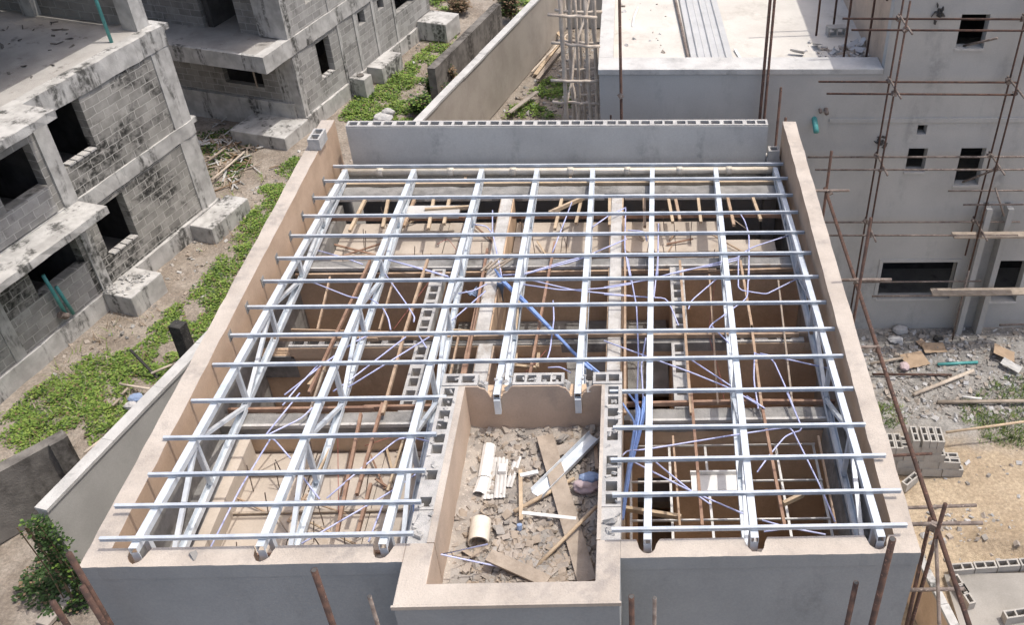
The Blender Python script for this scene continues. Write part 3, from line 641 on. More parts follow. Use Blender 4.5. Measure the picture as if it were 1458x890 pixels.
plank(pz(880,150,PZ+.05), pz(890,280,PZ+.05), .05, .04, WOOD, 'timber_strip', 'short brown timber strip in the back right corner of the porch', 'timber')
plank(pz(340,715,PZ+.30), pz(640,850,PZ+.2), .17, .03, WOODG, 'plank', 'short grey plank on the rubble at the front of the porch')
plank(pz(502,285,PZ+.1), pz(505,540,PZ+.1), .05, .04, WOODL, 'timber_strip', 'pale upright timber strip in the middle of the porch rubble', 'timber')
plank(pz(510,500,PZ+.12), pz(785,530,PZ+.12), .05, .02, WHITEP, 'pvc_strip', 'white strip lying across the middle of the porch rubble', 'strip')
plank(pz(500,312,PZ+.12), pz(592,292,PZ+.12), .06, .03, WHITEP, 'pvc_offcut', 'short white offcut beside the top of the pale upright timber', 'strip')
tag(MB().tube(pz(470,495,PZ+.08), pz(775,325,PZ+.1), .03, 8, .026).build('wooden_pole', WOODL, smooth=True), 'brown wooden pole lying under the long silver gutter', 'pole')
tag(MB().tube(pz(575,780,PZ+.12), pz(890,465,PZ+.28), .028, 8, .024).build('wooden_pole', WOODL, smooth=True), 'brown wooden pole slanting over the front right of the porch', 'pole')
# long gutter trough
gp = [(-.10,.05),(-.095,.05),(-.085,-.02),(-.04,-.035),(.04,-.035),(.085,-.02),(.095,.05),(.10,.05),(.09,-.028),(.04,-.043),(-.04,-.043),(-.09,-.028)]
tag(MB().extr(gp, pz(585,405,PZ+.12), pz(880,110,PZ+.14)).build('gutter', STEEL), 'long silver gutter trough lying diagonally on the porch', 'gutter')
# white pvc ceiling panels (three pieces)
def ribbed(p0, p1, w_, name, label, m, n=5):
    prof = [(-w_/2+w_*i/n/2, .012 if i % 2 else 0) for i in range(2*n+1)]; prof = prof+[(x, y-.006) for x, y in prof[::-1]]
    return tag(MB().extr(prof, p0, p1).build(name, m), label, 'panel')
half = [(-.09,.0),(-.075,.05),(-.03,.085),(.03,.085),(.075,.05),(.09,0),(.083,0),(.07,.045),(.028,.078),(-.028,.078),(-.07,.045),(-.083,0)]
tag(MB().extr(half, pz(318,330,PZ+.02), pz(345,165,PZ+.04)).build('gutter_piece', WHITEP), 'white rounded gutter piece lying beside the left porch wall', 'gutter')
tag(MB().extr(half, pz(290,415,PZ+.02), pz(320,330,PZ+.0)).build('gutter_piece', WHITEP), 'short white rounded gutter end in front of the longer rounded piece', 'gutter')
ribbed(pz(355,430,PZ+.03), pz(375,220,PZ+.05), .26, 'ribbed_panel', 'pale ribbed panel next to the white rounded gutter piece', PANEL)
ribbed(pz(395,425,PZ+.06), pz(412,230,PZ+.08), .15, 'ribbed_panel', 'narrow ribbed panel lying on top of the wider one', PANEL, 3)
ribbed(pz(440,370,PZ+.04), pz(490,215,PZ+.05), .1, 'ribbed_panel', 'dusty tapering panel offcut furthest right of the panels', PANEL, 2)
tag(MB().box(-.05,.05,-.07,.07,0,.06).build('panel_offcut', WHITEP, bevel=.005), 'small white offcut lying on the ribbed panels', 'offcut').location = pz(412,285,PZ+.08)
# short pipe
n = 28; mb = MB(); p0, p1 = pz(288,655,PZ+.12), pz(300,560,PZ+.12); d = (p1-p0); d.z = 0; d = d.normalized()*.34; a = d.cross(Vector((0,0,1))).normalized(); rr = []
for (q, r_) in ((0,.13),(1,.13),(1,.115),(0,.115)): rr.append([p0+d*q+(a*math.cos(t)+Vector((0,0,1))*math.sin(t))*r_ for t in [2*math.pi*i/n for i in range(n)]])
mb.add([v for r_ in rr for v in r_], [(k*n+i, k*n+(i+1)%n, ((k+1)%4)*n+(i+1)%n, ((k+1)%4)*n+i) for k in range(4) for i in range(n)])
tag(mb.build('pipe_offcut', CREAMP, smooth=False), 'short wide cream pipe section lying on the porch rubble', 'pipe')
# conduit V
tag(MB().poly([pz(335,660,PZ+.2), pz(100,712,PZ+.55), pz(480,793,PZ+.12)], .012, 6).build('bent_conduit', PVC, smooth=True), 'bent lilac conduit leaning out of the rubble on the left porch wall', 'conduit')
# coil and bits
mb = MB(); c0 = pz(345,490,PZ+.06)
for k in range(3): mb.poly([c0+Vector((math.cos(t)*(.09+.01*k), math.sin(t)*(.07+.01*k), .015*k)) for t in lin(0, 6.0, 18)], .007, 5)
tag(mb.build('wire_coil', WOODG, smooth=True), 'small loop of wire on the porch sand', 'wire')
def sack(name, loc, sx, sy_, sz, m, label, cat='sack', rz=0, seed=1):
    bm = bmesh.new(); bmesh.ops.create_icosphere(bm, subdivisions=4, radius=1)
    for v in bm.verts:
        q = v.co.copy(); k = 1+.22*mnoise.noise(q*1.7+Vector((seed*7.1,0,0)))+.12*mnoise.noise(q*4.5+Vector((seed*3.3,0,0)))
        v.co = Vector((q.x*sx*k, q.y*sy_*k, max(-.55, q.z*k)*sz))
    me = bpy.data.meshes.new(name); bm.to_mesh(me); bm.free(); me.materials.append(m)
    for p_ in me.polygons: p_.use_smooth = True
    o = bpy.data.objects.new(name, me); C.objects.link(o); o.location = loc; o.rotation_euler = (0,0,rz); return tag(o, label, cat)
sack('cement_sack', pz(835,365,PZ+.09), .17, .12, .12, PINK, 'crumpled pinkish sack against the right porch wall', seed=2)
sack('plastic_sack', pz(850,320,PZ+.2), .14, .08, .05, BLUES, 'blue crumpled sack on top of the pinkish one', seed=5)
tag(MB().tube(pz(497,585,PZ+.05), pz(497,560,PZ+.12), .035, 10).build('bottle_cap', BLUES), 'small blue lid on the porch rubble', 'lid')
tag(MB().chunk(pz(715,120,PZ+.06), .2, .12, .05).build('mortar_lump', RUBB), 'flat grey mortar lump at the back of the porch', 'rubble lump')
tag(MB().box(-.11,.11,-.09,.09,0,.02).build('tile_piece', RUBT), 'square tan tile piece behind the silver gutter', 'tile'); bpy.data.objects['tile_piece'].location = pz(722,180,PZ+.04); bpy.data.objects['tile_piece'].rotation_euler = (0,.06,.5)

# ================================================================== boundary walls
A73 = R(73); Ev = Vector((math.cos(A73), math.sin(A73), 0)); Nv = Vector((math.sin(A73), -math.cos(A73), 0))
def seg_wall(name, p0, p1, thick, z0, z1, mats, label, coping=None, cat='wall', fm=None):
    p0, p1 = Vector(p0), Vector(p1); d = p1-p0; L_ = d.length; a = math.atan2(d.y, d.x)
    t = thing(name, label, cat, (p0.x, p0.y, 0), a)
    n = max(2, int(L_/.5)); mb = MB(); vs = []
    for i in range(n+1):
        x = L_*i/n; vs += [(x,-thick/2,z0),(x,thick/2,z0),(x,thick/2,z1+random.uniform(-.01,.01)),(x,-thick/2,z1+random.uniform(-.01,.01))]
    mb.add(vs, [(i*4+k, i*4+(k+1)%4, i*4+4+(k+1)%4, i*4+4+k) for i in range(n) for k in range(4)]+[(0,1,2,3),(n*4+3,n*4+2,n*4+1,n*4)])
    mb.build('wall_face', mats, t, facemat=fm)
    if coping:
        x = 0; k = 0
        mb = MB()
        while x < L_-.05:
            x2 = min(L_, x+random.uniform(1.2,2.2)); z = z1+random.uniform(.0,.012)
            mb.box(x+.003, x2-.003, -thick/2-.03+random.uniform(-.01,.01), thick/2+.03+random.uniform(-.01,.01), z1-.02, z+.05); x = x2
        mb.build('coping', coping, t)
    return t
b0 = Vector((-9.30,4.9,0)); b1 = Vector((-1.5,32.8,0))
seg_wall('boundary_wall', b0, b1, .2, GZ, -4.84, [BOUND, BOUNDG], 'long tan rendered boundary wall with white coping running behind the house', COPING, 'boundary wall', fm=lambda n, c: 1 if c.x < 14 else 0)
seg_wall('return_wall', (-1.35,33.0,0), (1.6,33.0,0), .2, GZ, -4.7, BOUNDG, 'grey return wall closing the far end behind the pole scaffold', None, 'wall')
seg_wall('old_wall', (-5.85,25.9,0), (-4.15,32.2,0), .3, GZ, -5.85, MOSS, 'low mossy black stained old wall behind the tan boundary wall', None, 'wall')
kind(MB().box(0,1,0,1,0,1).build('old_wall_footing', OLDC), 'structure'); fo = bpy.data.objects['old_wall_footing']
fo.matrix_world = Matrix.Translation((-5.05,28.0,GZ)) @ Matrix.Rotation(R(74.5),4,'Z') @ Matrix.Diagonal((4.0,.3,.1,1))
t = seg_wall('old_block_wall', (-14.1,3.4,0), (-10.35,7.55,0), .26, GZ, -5.55, MOSS, 'dark mossy block wall end with a pilaster at the lower left', None, 'wall')
MB().box(5.22, 5.52, -.22, -.13, GZ, -5.5).build('pilaster', MOSS, t)

# ================================================================== left buildings
def holes_wall(mb, a0, a1, b0, b1, z0, z1, holes, axis, mi=0):
    us = sorted({a0, a1, *[h for q in holes for h in q[:2]]}); vs_ = sorted({z0, z1, *[h for q in holes for h in q[2:]]})
    def solid(i, j):
        cu, cv = (us[i]+us[i+1])/2, (vs_[j]+vs_[j+1])/2
        return not any(q[0] < cu < q[1] and q[2] < cv < q[3] for q in holes)
    mp = (lambda u, v, w_: (u, w_, v)) if axis == 'x' else (lambda u, v, w_: (w_, u, v))
    mb.grid(us, vs_, solid, b0, b1, mp, mi); return mb
LA = thing('block_building', 'black stained three storey block shell with open window holes at upper left', 'building', (-11.23,18.46,0), R(253))
def pa(mb, name, mats, parent=LA, **k): return mb.build(name, mats, parent, **k)
LEN = 17.0
def rough_slab(s0, s1, o0, o1, z0, z1, name, mats, parent):
    mb = MB(); n = max(3, int((s1-s0)/.3)); vs = []
    for i in range(n+1):
        s = s0+(s1-s0)*i/n; j = lambda a=.02: random.uniform(-a, a)
        vs += [(s,o0,z0),(s,o1+j(),z0+j(.01)),(s,o1+j(),z1+j(.008)),(s,o0,z1)]
    mb.add(vs, [(i*4+k, i*4+(k+1)%4, i*4+4+(k+1)%4, i*4+4+k) for i in range(n) for k in range(4)]+[(0,1,2,3),(n*4+3,n*4+2,n*4+1,n*4)])
    return mb.build(name, mats, parent)
# floor slabs (top) and edge beams
pa(MB().box(0.0, LEN, -9, -.02, -1.34, -1.2), 'floor_slab', SLAB)
pa(MB().box(-.25, .0, -1.6, .03, -1.36, -1.205), 'slab_lip', OLDC)
rough_slab(-.02, LEN, -.3, .04, -1.74, -1.19, 'edge_beam', OLDC, LA)
rough_slab(-.02, LEN, -.3, .05, -4.42, -4.0, 'edge_beam', OLDC, LA)
pa(MB().box(-.22, .0, -1.0, .02, -4.15, -4.0), 'slab_lip', OLDC)
pa(MB().box(.0, LEN, -9, -.31, -4.2, -4.02), 'floor_slab', SLAB)
pa(MB().box(.0, LEN, -9, -.31, GZ, -6.7), 'floor_slab', SLAB)
# walls with openings
W1 = [(3.32,4.42,-3.17,-1.741), (5.05,6.3,-3.25,-2.1), (8.2,9.6,-3.2,-1.9), (11.5,13,-3.2,-1.9)]
W2 = [(3.12,4.2,-6.0,-4.6), (4.95,6.5,-5.62,-4.5), (8.2,9.8,-5.9,-4.6), (11.5,13,-5.9,-4.6)]
mb = holes_wall(MB(), .68, LEN, -.26, 0, -4.0, -1.74, W1, 'x'); pa(mb, 'block_wall', OLDB)
mb = holes_wall(MB(), .68, LEN, -.26, 0, -6.7, -4.42, W2, 'x'); pa(mb, 'block_wall', OLDB)
pa(MB().box(0, .68, -.5, .03, -4.0, -1.74), 'corner_column', OLDC); pa(MB().box(0, .68, -.5, .03, -6.7, -4.42), 'corner_column', OLDC)
for s in (4.45, 7.4, 10.6):
    pa(MB().box(s, s+.42, -.4, .05, -4.0, -1.74), 'column', OLDC); pa(MB().box(s+.05, s+.37, -.4, .04, -6.7, -4.42), 'column', OLDC)
# end walls and dark back rooms
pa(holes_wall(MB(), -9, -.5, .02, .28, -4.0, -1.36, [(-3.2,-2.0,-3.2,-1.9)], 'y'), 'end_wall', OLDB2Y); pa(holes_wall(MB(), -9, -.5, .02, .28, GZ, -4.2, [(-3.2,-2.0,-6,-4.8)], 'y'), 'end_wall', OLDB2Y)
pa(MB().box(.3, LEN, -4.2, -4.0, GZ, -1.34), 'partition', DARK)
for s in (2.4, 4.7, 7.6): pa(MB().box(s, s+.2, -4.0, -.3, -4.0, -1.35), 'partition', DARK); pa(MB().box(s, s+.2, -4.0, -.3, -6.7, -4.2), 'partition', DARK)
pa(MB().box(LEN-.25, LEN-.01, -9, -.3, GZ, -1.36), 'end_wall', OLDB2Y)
# canopy slabs
rough_slab(4.5, 9.2, .04, .92, -4.22, -4.03, 'canopy_slab', OLDC, LA)
rough_slab(4.85, 9.2, .04, .95, -1.40, -1.195, 'canopy_slab', OLDC, LA)
pa(MB().box(5.1, 9.0, -.02, .06, -3.95, -3.25), 'parapet_panel', OLDB2)
pa(MB().box(4.98, LEN-.1, .001, .014, -6.675, -5.64), 'infill_panel', OLDB2)
# sills of hollow block
mb = MB()
for (a, b_, c_, z) in ((3.32,4.42,0,-3.17),(3.12,4.2,0,-6.0)):
    x = a+.03
    while x < b_-.2: mb.box(x, x+.2, -.2, .02, z, z+.045); x += .24
    pa(mb, 'window_sill', BLOCK); mb = MB()
# upper storey columns and roof slab
for s in (.08, 9): pa(MB().box(s, s+.46, -.75, -.28, -1.2, 1.5), 'column', OLDC)
for s in (.08,): pa(MB().box(s, s+.4, -4.0, -3.6, -1.2, 1.5), 'column', OLDC)
pa(MB().box(0, LEN, -9, .05, 1.5, 1.75), 'roof_slab', SLAB); 
pa(MB().box(0.05, .25, -9, -1.0, -1.2, -.4), 'low_wall', OLDB2Y)
# plinth and pads
rough_slab(-.05, LEN, -.35, .10, GZ-.3, -6.68, 'plinth', OLDC, LA)
pa(MB().chunk((1.0,.62,-6.95), 1.9, .75, .75, rnd=random.Random(5)), 'footing_pad', OLDC) if 0 else None
pa(MB().box(-.35, 1.42, .10, .85, GZ-.2, -6.72), 'footing_pad', OLDC, bevel=.03); pa(MB().box(3.75, 4.95, .10, 1.0, GZ-.2, -6.6), 'footing_pad', OLDC, bevel=.03)
mb = MB()
for _ in range(40): mb.chunk((random.uniform(3.9,4.9), random.uniform(.12,.8), -6.58), random.uniform(.04,.2), random.uniform(.04,.14), random.uniform(.03,.08))
pa(mb, 'mortar_crumbs', OLDC)
for s, z0, z1, ofs in ((6.25,-6.5,-5.1,.12),(6.05,-6.55,-5.6,.1)):
    pa(MB().poly([(s,ofs,z1),(s-.05,ofs+.02,(z0+z1)/2),(s-.12,ofs,z0)], .045, 10), 'drain_pipe', TEAL, smooth=True)
pa(MB().tube((6.15,.14,-6.45), (6.3,.12,-6.3), .09, 10), 'pipe_joint', RUSTG)
for s, z in ((5.55,-6.05),(5.2,-6.1),(6.75,-6.2),(6.9,-6.5)): pa(MB().box(s, s+.07, -.002, .006, z, z+.13), 'putlog_hole', DARK)
tag(MB().tube(aty(157,52,15.0)*1, aty(141,-30,15.2), .05, 10).build('drain_riser', TEAL, smooth=True), 'teal pipe standing upright on the open floor of the stained building', 'pipe')
o = bpy.data.objects['drain_riser']
q0 = atz(159,60,-1.2); me = MB().tube(q0, (q0.x-.06,q0.y+.05,1.5), .045, 10).build('drain_pipe_mesh', TEAL, smooth=True); old = o.data; o.data = me.data; bpy.data.objects.remove(me)
mb = MB()
for _ in range(55):
    s = Vector((-11.23,18.46,0))-Ev*random.uniform(.4,8)-Nv*random.uniform(.8,4); mb.chunk((s.x,s.y,-1.19), random.uniform(.03,.35), random.uniform(.03,.08), .02)
kind(mb.build('floor_litter', MOSS, recalc=False), 'stuff')

LB = thing('block_building', 'pale two storey block shell with a balcony slab and stepped column ribs at top', 'building', (-9.93,23.75,0), R(253))
pb = lambda mb, name, mats, **k: mb.build(name, mats, LB, **k)
FARL = -9.4
# s < 0 runs away from the viewer, out = +y
WB = [(-2.25,-1.4,-5.9,-4.58), (-4.72,-4.25,-5.05,-4.55), (-6.15,-5.7,-5.0,-4.6), (-8.4,-6.95,-5.58,-4.6)]
WBU = [(-1.95,-1.35,-3.15,-1.9), (-3.2,-2.7,-3.1,-2.0), (-6.5,-5.4,-3.15,-2)]
pb(holes_wall(MB(), FARL, -.3, -.24, 0, -6.68, -4.42, WB, 'x'), 'block_wall', OLDB2)
pb(holes_wall(MB(), FARL, -.3, -.24, 0, -3.85, -1.3, WBU, 'x'), 'block_wall', OLDB2)
rough_slab(FARL, 1.45, -.3, .05, -4.42, -3.85, 'edge_beam', OLDC, LB)
rough_slab(FARL, 1.5, -.3, .05, -1.3, -.9, 'edge_beam', OLDC, LB)
pb(MB().box(FARL, 1.42, -7, -.31, -4.12, -3.9), 'balcony_slab', SLAB)
pb(MB().box(1.3, 1.452, -6.5, -.3, -4.4, -3.86), 'balcony_edge', OLDC)
pb(MB().box(FARL, 1.5, -7, -.31, -1.2, -.95), 'upper_slab', SLAB)
pb(MB().box(-.35, 0.0, -1.05, .02, -3.85, -1.3), 'corner_column', OLDC); pb(MB().box(-.3, .02, -.75, .03, -6.68, -4.42), 'corner_column', OLDC)
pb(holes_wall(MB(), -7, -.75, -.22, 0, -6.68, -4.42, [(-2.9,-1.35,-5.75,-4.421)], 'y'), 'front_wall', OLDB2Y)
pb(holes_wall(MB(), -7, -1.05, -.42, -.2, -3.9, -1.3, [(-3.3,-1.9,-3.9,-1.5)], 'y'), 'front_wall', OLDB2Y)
pb(MB().tube((.05,-1.62,-5.75), (.05,-1.62,-4.45), .03, 6), 'prop', WOODG)
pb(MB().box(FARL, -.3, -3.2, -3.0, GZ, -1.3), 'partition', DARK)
for s in (-2.8,-3.9,-5.2,-6.7): pb(MB().box(s-.16, s, -.2, .035, -6.68, -4.42), 'rib_column', OLDC); 
for s in (-2.5,-5.0,-7.0): pb(MB().box(s-.16, s, -.2, .03, -3.85, -1.3), 'rib_column', OLDC)
rough_slab(FARL, .03, -.4, .10, GZ-.2, -6.66, 'plinth', OLDC, LB)
pb(MB().box(-.02, .12, -7, -.3, GZ-.2, -6.2), 'front_plinth', OLDC)
pb(MB().box(.0, 1.5, -2.0, .1, GZ-.2, -6.72), 'entrance_step', OLDC, bevel=.03)
pb(MB().box(-3.35, -2.8, .1, .72, GZ, -6.45), 'footing_pad', OLDC, bevel=.02); pb(MB().tube((-3.08,.42,-6.46), (-3.08,.42,-6.40), .13, 12), 'pad_stub', MOSS)
pb(MB().box(-5.6, -4.05, .1, .75, GZ, -6.55), 'footing_pad', OLDC, bevel=.02)
pb(MB().box(-9.6, -8.3, .05, 1.35, GZ, -6.4), 'footing_pad', OLDC, bevel=.03)
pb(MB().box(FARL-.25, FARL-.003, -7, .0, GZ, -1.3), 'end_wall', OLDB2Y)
mb = MB()
for s, z in ((-2.15,-5.9),(-1.9,-5.9),(-1.65,-5.9)): mb.box(s, s+.16, -.18, .025, z, z+.05)
pb(mb, 'window_sill', BLOCK)

# ================================================================== right building
RB = thing('rendered_building', 'grey rendered building with square window holes and a flat roof terrace at right', 'building')
pr = lambda mb, name, mats, **k: mb.build(name, mats, RB, **k)
Y0 = 12.64
hl = [(8.44,9.05,.65,1.41), (7.95,8.17,-1.44,-1.2), (7.84,8.29,-2.42,-1.8), (9.07,9.66,-2.8,-1.8), (7.72,9.62,-6.22,-5.05), (10.67,11.4,-6.36,-5.04), (12.3,13.2,-2.8,-1.8), (11.6,12.4,.65,1.41)]
pr(holes_wall(MB(), 6.96, 18, Y0, Y0+.24, GZ-.2, 3.1, hl, 'x'), 'front_wall', GREYL)
pr(MB().box(.74, 6.96, Y0, Y0+.24, GZ-.2, .05), 'front_wall', GREYL)
pr(MB().box(.72, 6.95, Y0-.02, Y0+.62, .055, .18), 'terrace_coping', COPING, bevel=.01)
pr(MB().box(.72, 1.04, Y0+.62, 30, .055, .18), 'terrace_coping', COPING, bevel=.01)
pr(MB().box(.74, .98, Y0+.24, 30, GZ-.2, .05), 'side_wall', GREYL)
pr(MB().box(.98, 18, Y0+.24, 30, -.45, -.12), 'terrace_deck', DECK)
pr(MB().box(6.96, 7.2, Y0+.24, 30, -.12, 3.1), 'tall_side_wall', TAN)
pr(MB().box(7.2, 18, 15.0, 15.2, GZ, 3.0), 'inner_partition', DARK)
pr(MB().box(7.2, 18, Y0+.24, 15.0, -3.6, -3.4), 'inner_floor', SLAB)
pr(MB().box(7.2, 18, Y0+.24, 15.0, -.3, -.1), 'inner_floor', SLAB)
pr(MB().box(7.2, 18, Y0+.24, 30, 2.9, 3.05), 'roof_slab', SLAB)
pr(MB().box(7.2, 18, Y0+.24, 15.0, GZ, -7.0), 'inner_floor', SLAB)
for (a, b_, z0, z1) in hl:
    if b_-a > .3: pr(MB().box(a-.02, b_+.02, Y0-.03, Y0+.1, z0-.05, z0-.002), 'window_sill', COPING)
a, b_, z0, z1 = hl[4]
pr(MB().box(a-.09, a, Y0-.025, Y0+.05, z0, z1+.09).box(b_, b_+.09, Y0-.025, Y0+.05, z0, z1+.09).box(a, b_, Y0-.025, Y0+.05, z1, z1+.09), 'window_surround', GREYL)
for x in (9.9, 10.42): pr(MB().box(x, x+.14, Y0-.34, Y0-.001, GZ-.1, -3.3), 'buttress_fin', GREYL)
pr(MB().box(5.9, 18, Y0-.035, Y0-.001, -1.12, -1.02), 'string_course', GREYL)
pr(MB().box(9.75, 18, Y0-.03, Y0-.001, -3.5, -3.3), 'string_course', GREYL)
pr(MB().tube((5.58,Y0-.28,-1.22), (5.55,Y0+.1,-.98), .065, 12), 'outlet_pipe', TEAL, smooth=True)
pr(MB().tube((5.80,Y0-.13,-.84), (5.78,Y0+.1,-.76), .05, 12), 'outlet_pipe', RUSTG, smooth=True); pr(MB().tube((5.66,Y0-.1,-.82), (5.66,Y0+.1,-.78), .035, 12), 'outlet_pipe', RUSTG, smooth=True)
for x, z in ((7.95,1.45),(7.18,-1.62)):
    mb = MB()
    for _ in range(16): mb.chunk((x+random.gauss(0,.06), Y0-.005, z+random.gauss(0,.06)), .1, .02, .1)
    pr(mb, 'knocked_hole', DARK)
# things on the terrace
DZ = -.12
sp_ = atz(985,93,DZ); sq = atz(1052,93,DZ)
mb = MB()
for k in range(6):
    x = sp_.x+k*(sq.x-sp_.x-.1)/6
    prof = [(-.085,0),(-.07,.03),(-.055,.03),(-.04,.004),(.06,.004),(.085,.004),(.085,-.0),(-.085,-.004)]
    mb.extr([(a_, b__+.02*(k % 2)) for a_, b__ in prof], (x+.08, 13.35, DZ+.03), (x-.15, 20.5, DZ+.03))
tag(mb.build('roofing_sheets', SHEET), 'stack of long pale ribbed roofing sheets lying on the terrace', 'roofing sheets')
tag(MB().tube((sp_.x-.05,13.4,DZ+.06), (sp_.x-.35,20,DZ+.06), .035, 8).build('steel_pipe', RUSTG), 'dark pipe lying along the left edge of the roofing sheets', 'pipe')
tag(MB().bar((sq.x+.12,13.45,DZ+.02), (sq.x-.02,14.3,DZ+.03), .06, .03).build('metal_strip', WHITEP), 'short white strip beside the right edge of the roofing sheets', 'strip')
tb = hollow_block('hollow_block', 'grey hollow block lying on the terrace by the scaffold poles', m=BLOCKG); q = atz(1188,47,DZ); tb.location = (q.x, q.y, DZ); tb.rotation_euler = (R(90),0,R(5)); tb.location.z = DZ+.115
reg = lambda: (lambda q: (q.x, q.y))(atz(random.gauss(1205,24), random.gauss(76,8), DZ))
def regc():
    while True:
        x, y = reg()
        if x < 6.9 and y > Y0+.65: return x, y
scatter('terrace_rubble', 160, regc, lambda x, y: DZ, .02, .2, [RUBB, LITTER, RUBT])
mb = MB()
for _ in range(7):
    x, y = regc(); mb.chunk((x,y,DZ+.1), .35, .16, .015, rnd=random)
kind(mb.build('plastic_scraps', LITTER, recalc=False), 'stuff')
scatter('terrace_litter', 60, lambda: (random.uniform(1.1,2.4), random.uniform(13.4,19)), lambda x, y: DZ, .01, .14, [RUBT, LITTER])
q = atz(900,38,DZ); tag(MB().poly([q, (q.x+.05,q.y+.5,DZ+.04), (q.x+.15,q.y+1.2,DZ+.03)], .03, 8).build('pipe_offcut', WHITEP, smooth=True), 'thin white pipe offcut lying left of the roofing sheets', 'pipe')

# ---- scaffolds
def pole(t, p0, p1, r=.03, m=RUST, name='scaffold_pole'): return MB().tube(p0, p1, r, 8).build(name, m, t, smooth=True)
def clamp(t, p): return MB().chunk(p, .11, .11, .13).build('coupler', RUSTG, t)
S1 = thing('steel_scaffold', 'tall rusty tube scaffold against the face of the grey right building', 'scaffold')
for (x, y) in ((7.03,12.42),(7.0,11.85),(9.68,12.42),(9.6,11.8)): pole(S1, (x,y,-7.2 if x < 8 else -4.7), (x+.05,y,2.0 if y < 12 and x < 8 else 3.2), .023)
pole(S1, (9.75,12.1,-7.2), (9.72,12.1,-4.6), .028, RUSTG)
for (z, xa, xb) in ((1.42,5.85,14), (.0,5.5,9.9), (-1.87,5.45,13), (-3.66,5.8,10.8)):
    pole(S1, (xa,12.38,z), (xb,12.38,z-.03), .024, RUSTG if z < 0 else RUST); pole(S1, (xa+.1,11.88,z-.04), (xb-.2,11.88,z-.08), .024, RUST if z > -1 else RUSTG)
    for x in (7.02, 9.65):
        pole(S1, (x+.03,12.5,z+.05), (x+.08,11.5,z+.03), .024, RUSTG); clamp(S1, (x+.02,12.4,z)); clamp(S1, (x+.02,11.87,z-.04))
for (z, xa, xb) in ((-5.42,7.1,10.2), (-2.75,8.85,11)): pole(S1, (xa,12.3,z), (xb,12.3,z), .022, RUSTG); pole(S1, (xa+.25,11.85,z-.1), (xb+.5,11.85,z-.1), .022, RUSTG)
pole(S1, (8.65,12.75,.66), (9.05,12.0,1.15), .025, RUSTG); pole(S1, (9.3,12.7,-2.75), (9.75,11.9,-1.9), .025, RUSTG); pole(S1, (9.9,12.2,-2.6), (10.15,11.9,-3.2), .022, RUSTG)
tag(MB().box(9.05,11.5,11.8,12.05,-3.78,-3.74).build('scaffold_board', WOODG, bevel=.006), 'upper grey board laid across the scaffold tubes of the right building', 'board')
tag(MB().box(8.85,11.5,11.8,12.08,-5.5,-5.46).build('scaffold_board', WOODG, bevel=.006), 'lower grey board laid across the scaffold tubes over the wide window', 'board')
# poles rising from the terrace
S2 = thing('terrace_scaffold', 'rusty scaffold tubes rising from the terrace beside the tall wall', 'scaffold')
for px, py in ((1162,50),(1186,42),(1200,90),(1232,90)):
    q = atz(px, py, DZ); pole(S2, (q.x,q.y,DZ), (q.x+.02,q.y+.03,4.2), .027)
q = atz(1240,27,DZ+1); pole(S2, (6.7,13.4,1.55), (6.1,13.4,2.6), .024); pole(S2, (6.95,13.2,1.5), (6.3,13.2,2.6), .024)
S3 = thing('scaffold_tube', 'dark upright scaffold tube in front of the left end of the terrace', 'scaffold tube')
pole(S3, (1.2,12.3,-7.2), (1.22,12.3,2.9), .032); pole(S3, (.98,12.3,-7.2), (.98,12.3,-.75), .02); clamp(S3, (1.2,12.3,-.28))
S4 = thing('scaffold_tube_pair', 'pair of long dark scaffold tubes standing side by side behind the back wall', 'scaffold tubes')
pole(S4, (4.22,12.35,-7.2), (4.32,12.4,3.0), .034); pole(S4, (4.33,12.3,-7.2), (4.40,12.35,3.0), .03)
S5 = thing('scaffold_tube', 'short dark scaffold tube ending below the terrace edge behind the right parapet', 'scaffold tube')
pole(S5, (4.66,12.3,-7.2), (4.68,12.3,-.1), .03); pole(S5, (4.62,11.0,-7.2), (4.62,11.0,-.15), .03)
# scaffold along the right side of the house
S6 = thing('steel_scaffold', 'rusty tube scaffold running along the outer right wall of the house', 'scaffold')
pole(S6, (5.30,9.6,-1.0), (5.44,-.6,-1.02), .036, RUST)
def vert_top(px, py, y, zb=GZ, r=.03, m=RUST, t=S6):
    q = aty(px, py, y); pole(t, (q.x,q.y,zb), (q.x,q.y,q.z), r, m); return q
vert_top(1184,215,9.7); vert_top(1346,718,1.05)
for y, z, x2 in ((9.4,-.98,5.75),(6.45,-.98,5.95),(4.75,-1.05,5.4),(1.15,-.98,6.0)): pole(S6, (4.8,y,z+.05), (x2,y,z+.05), .028, RUSTG); clamp(S6, (5.36,y,z))
vert_top(1240,310,5.2, r=.026); 
pole(S6, (5.33,3.6,-3.6), (7.2,3.65,-3.6), .03, RUSTG); pole(S6, (5.4,6.2,-5.2), (7.4,6.3,-5.2), .03, RUST)
pole(S6, (5.38,1.1,-1.0), (5.75,-1.5,-5.5), .028, RUSTG); pole(S6, (5.36,1.3,-1.0), (5.1,.4,-4.5), .03)
for z in (-2.0,-2.9): pole(S6, (4.9,.9,z), (5.9,.9,z), .028, RUSTG)
q = aty(1232,520,7.4)
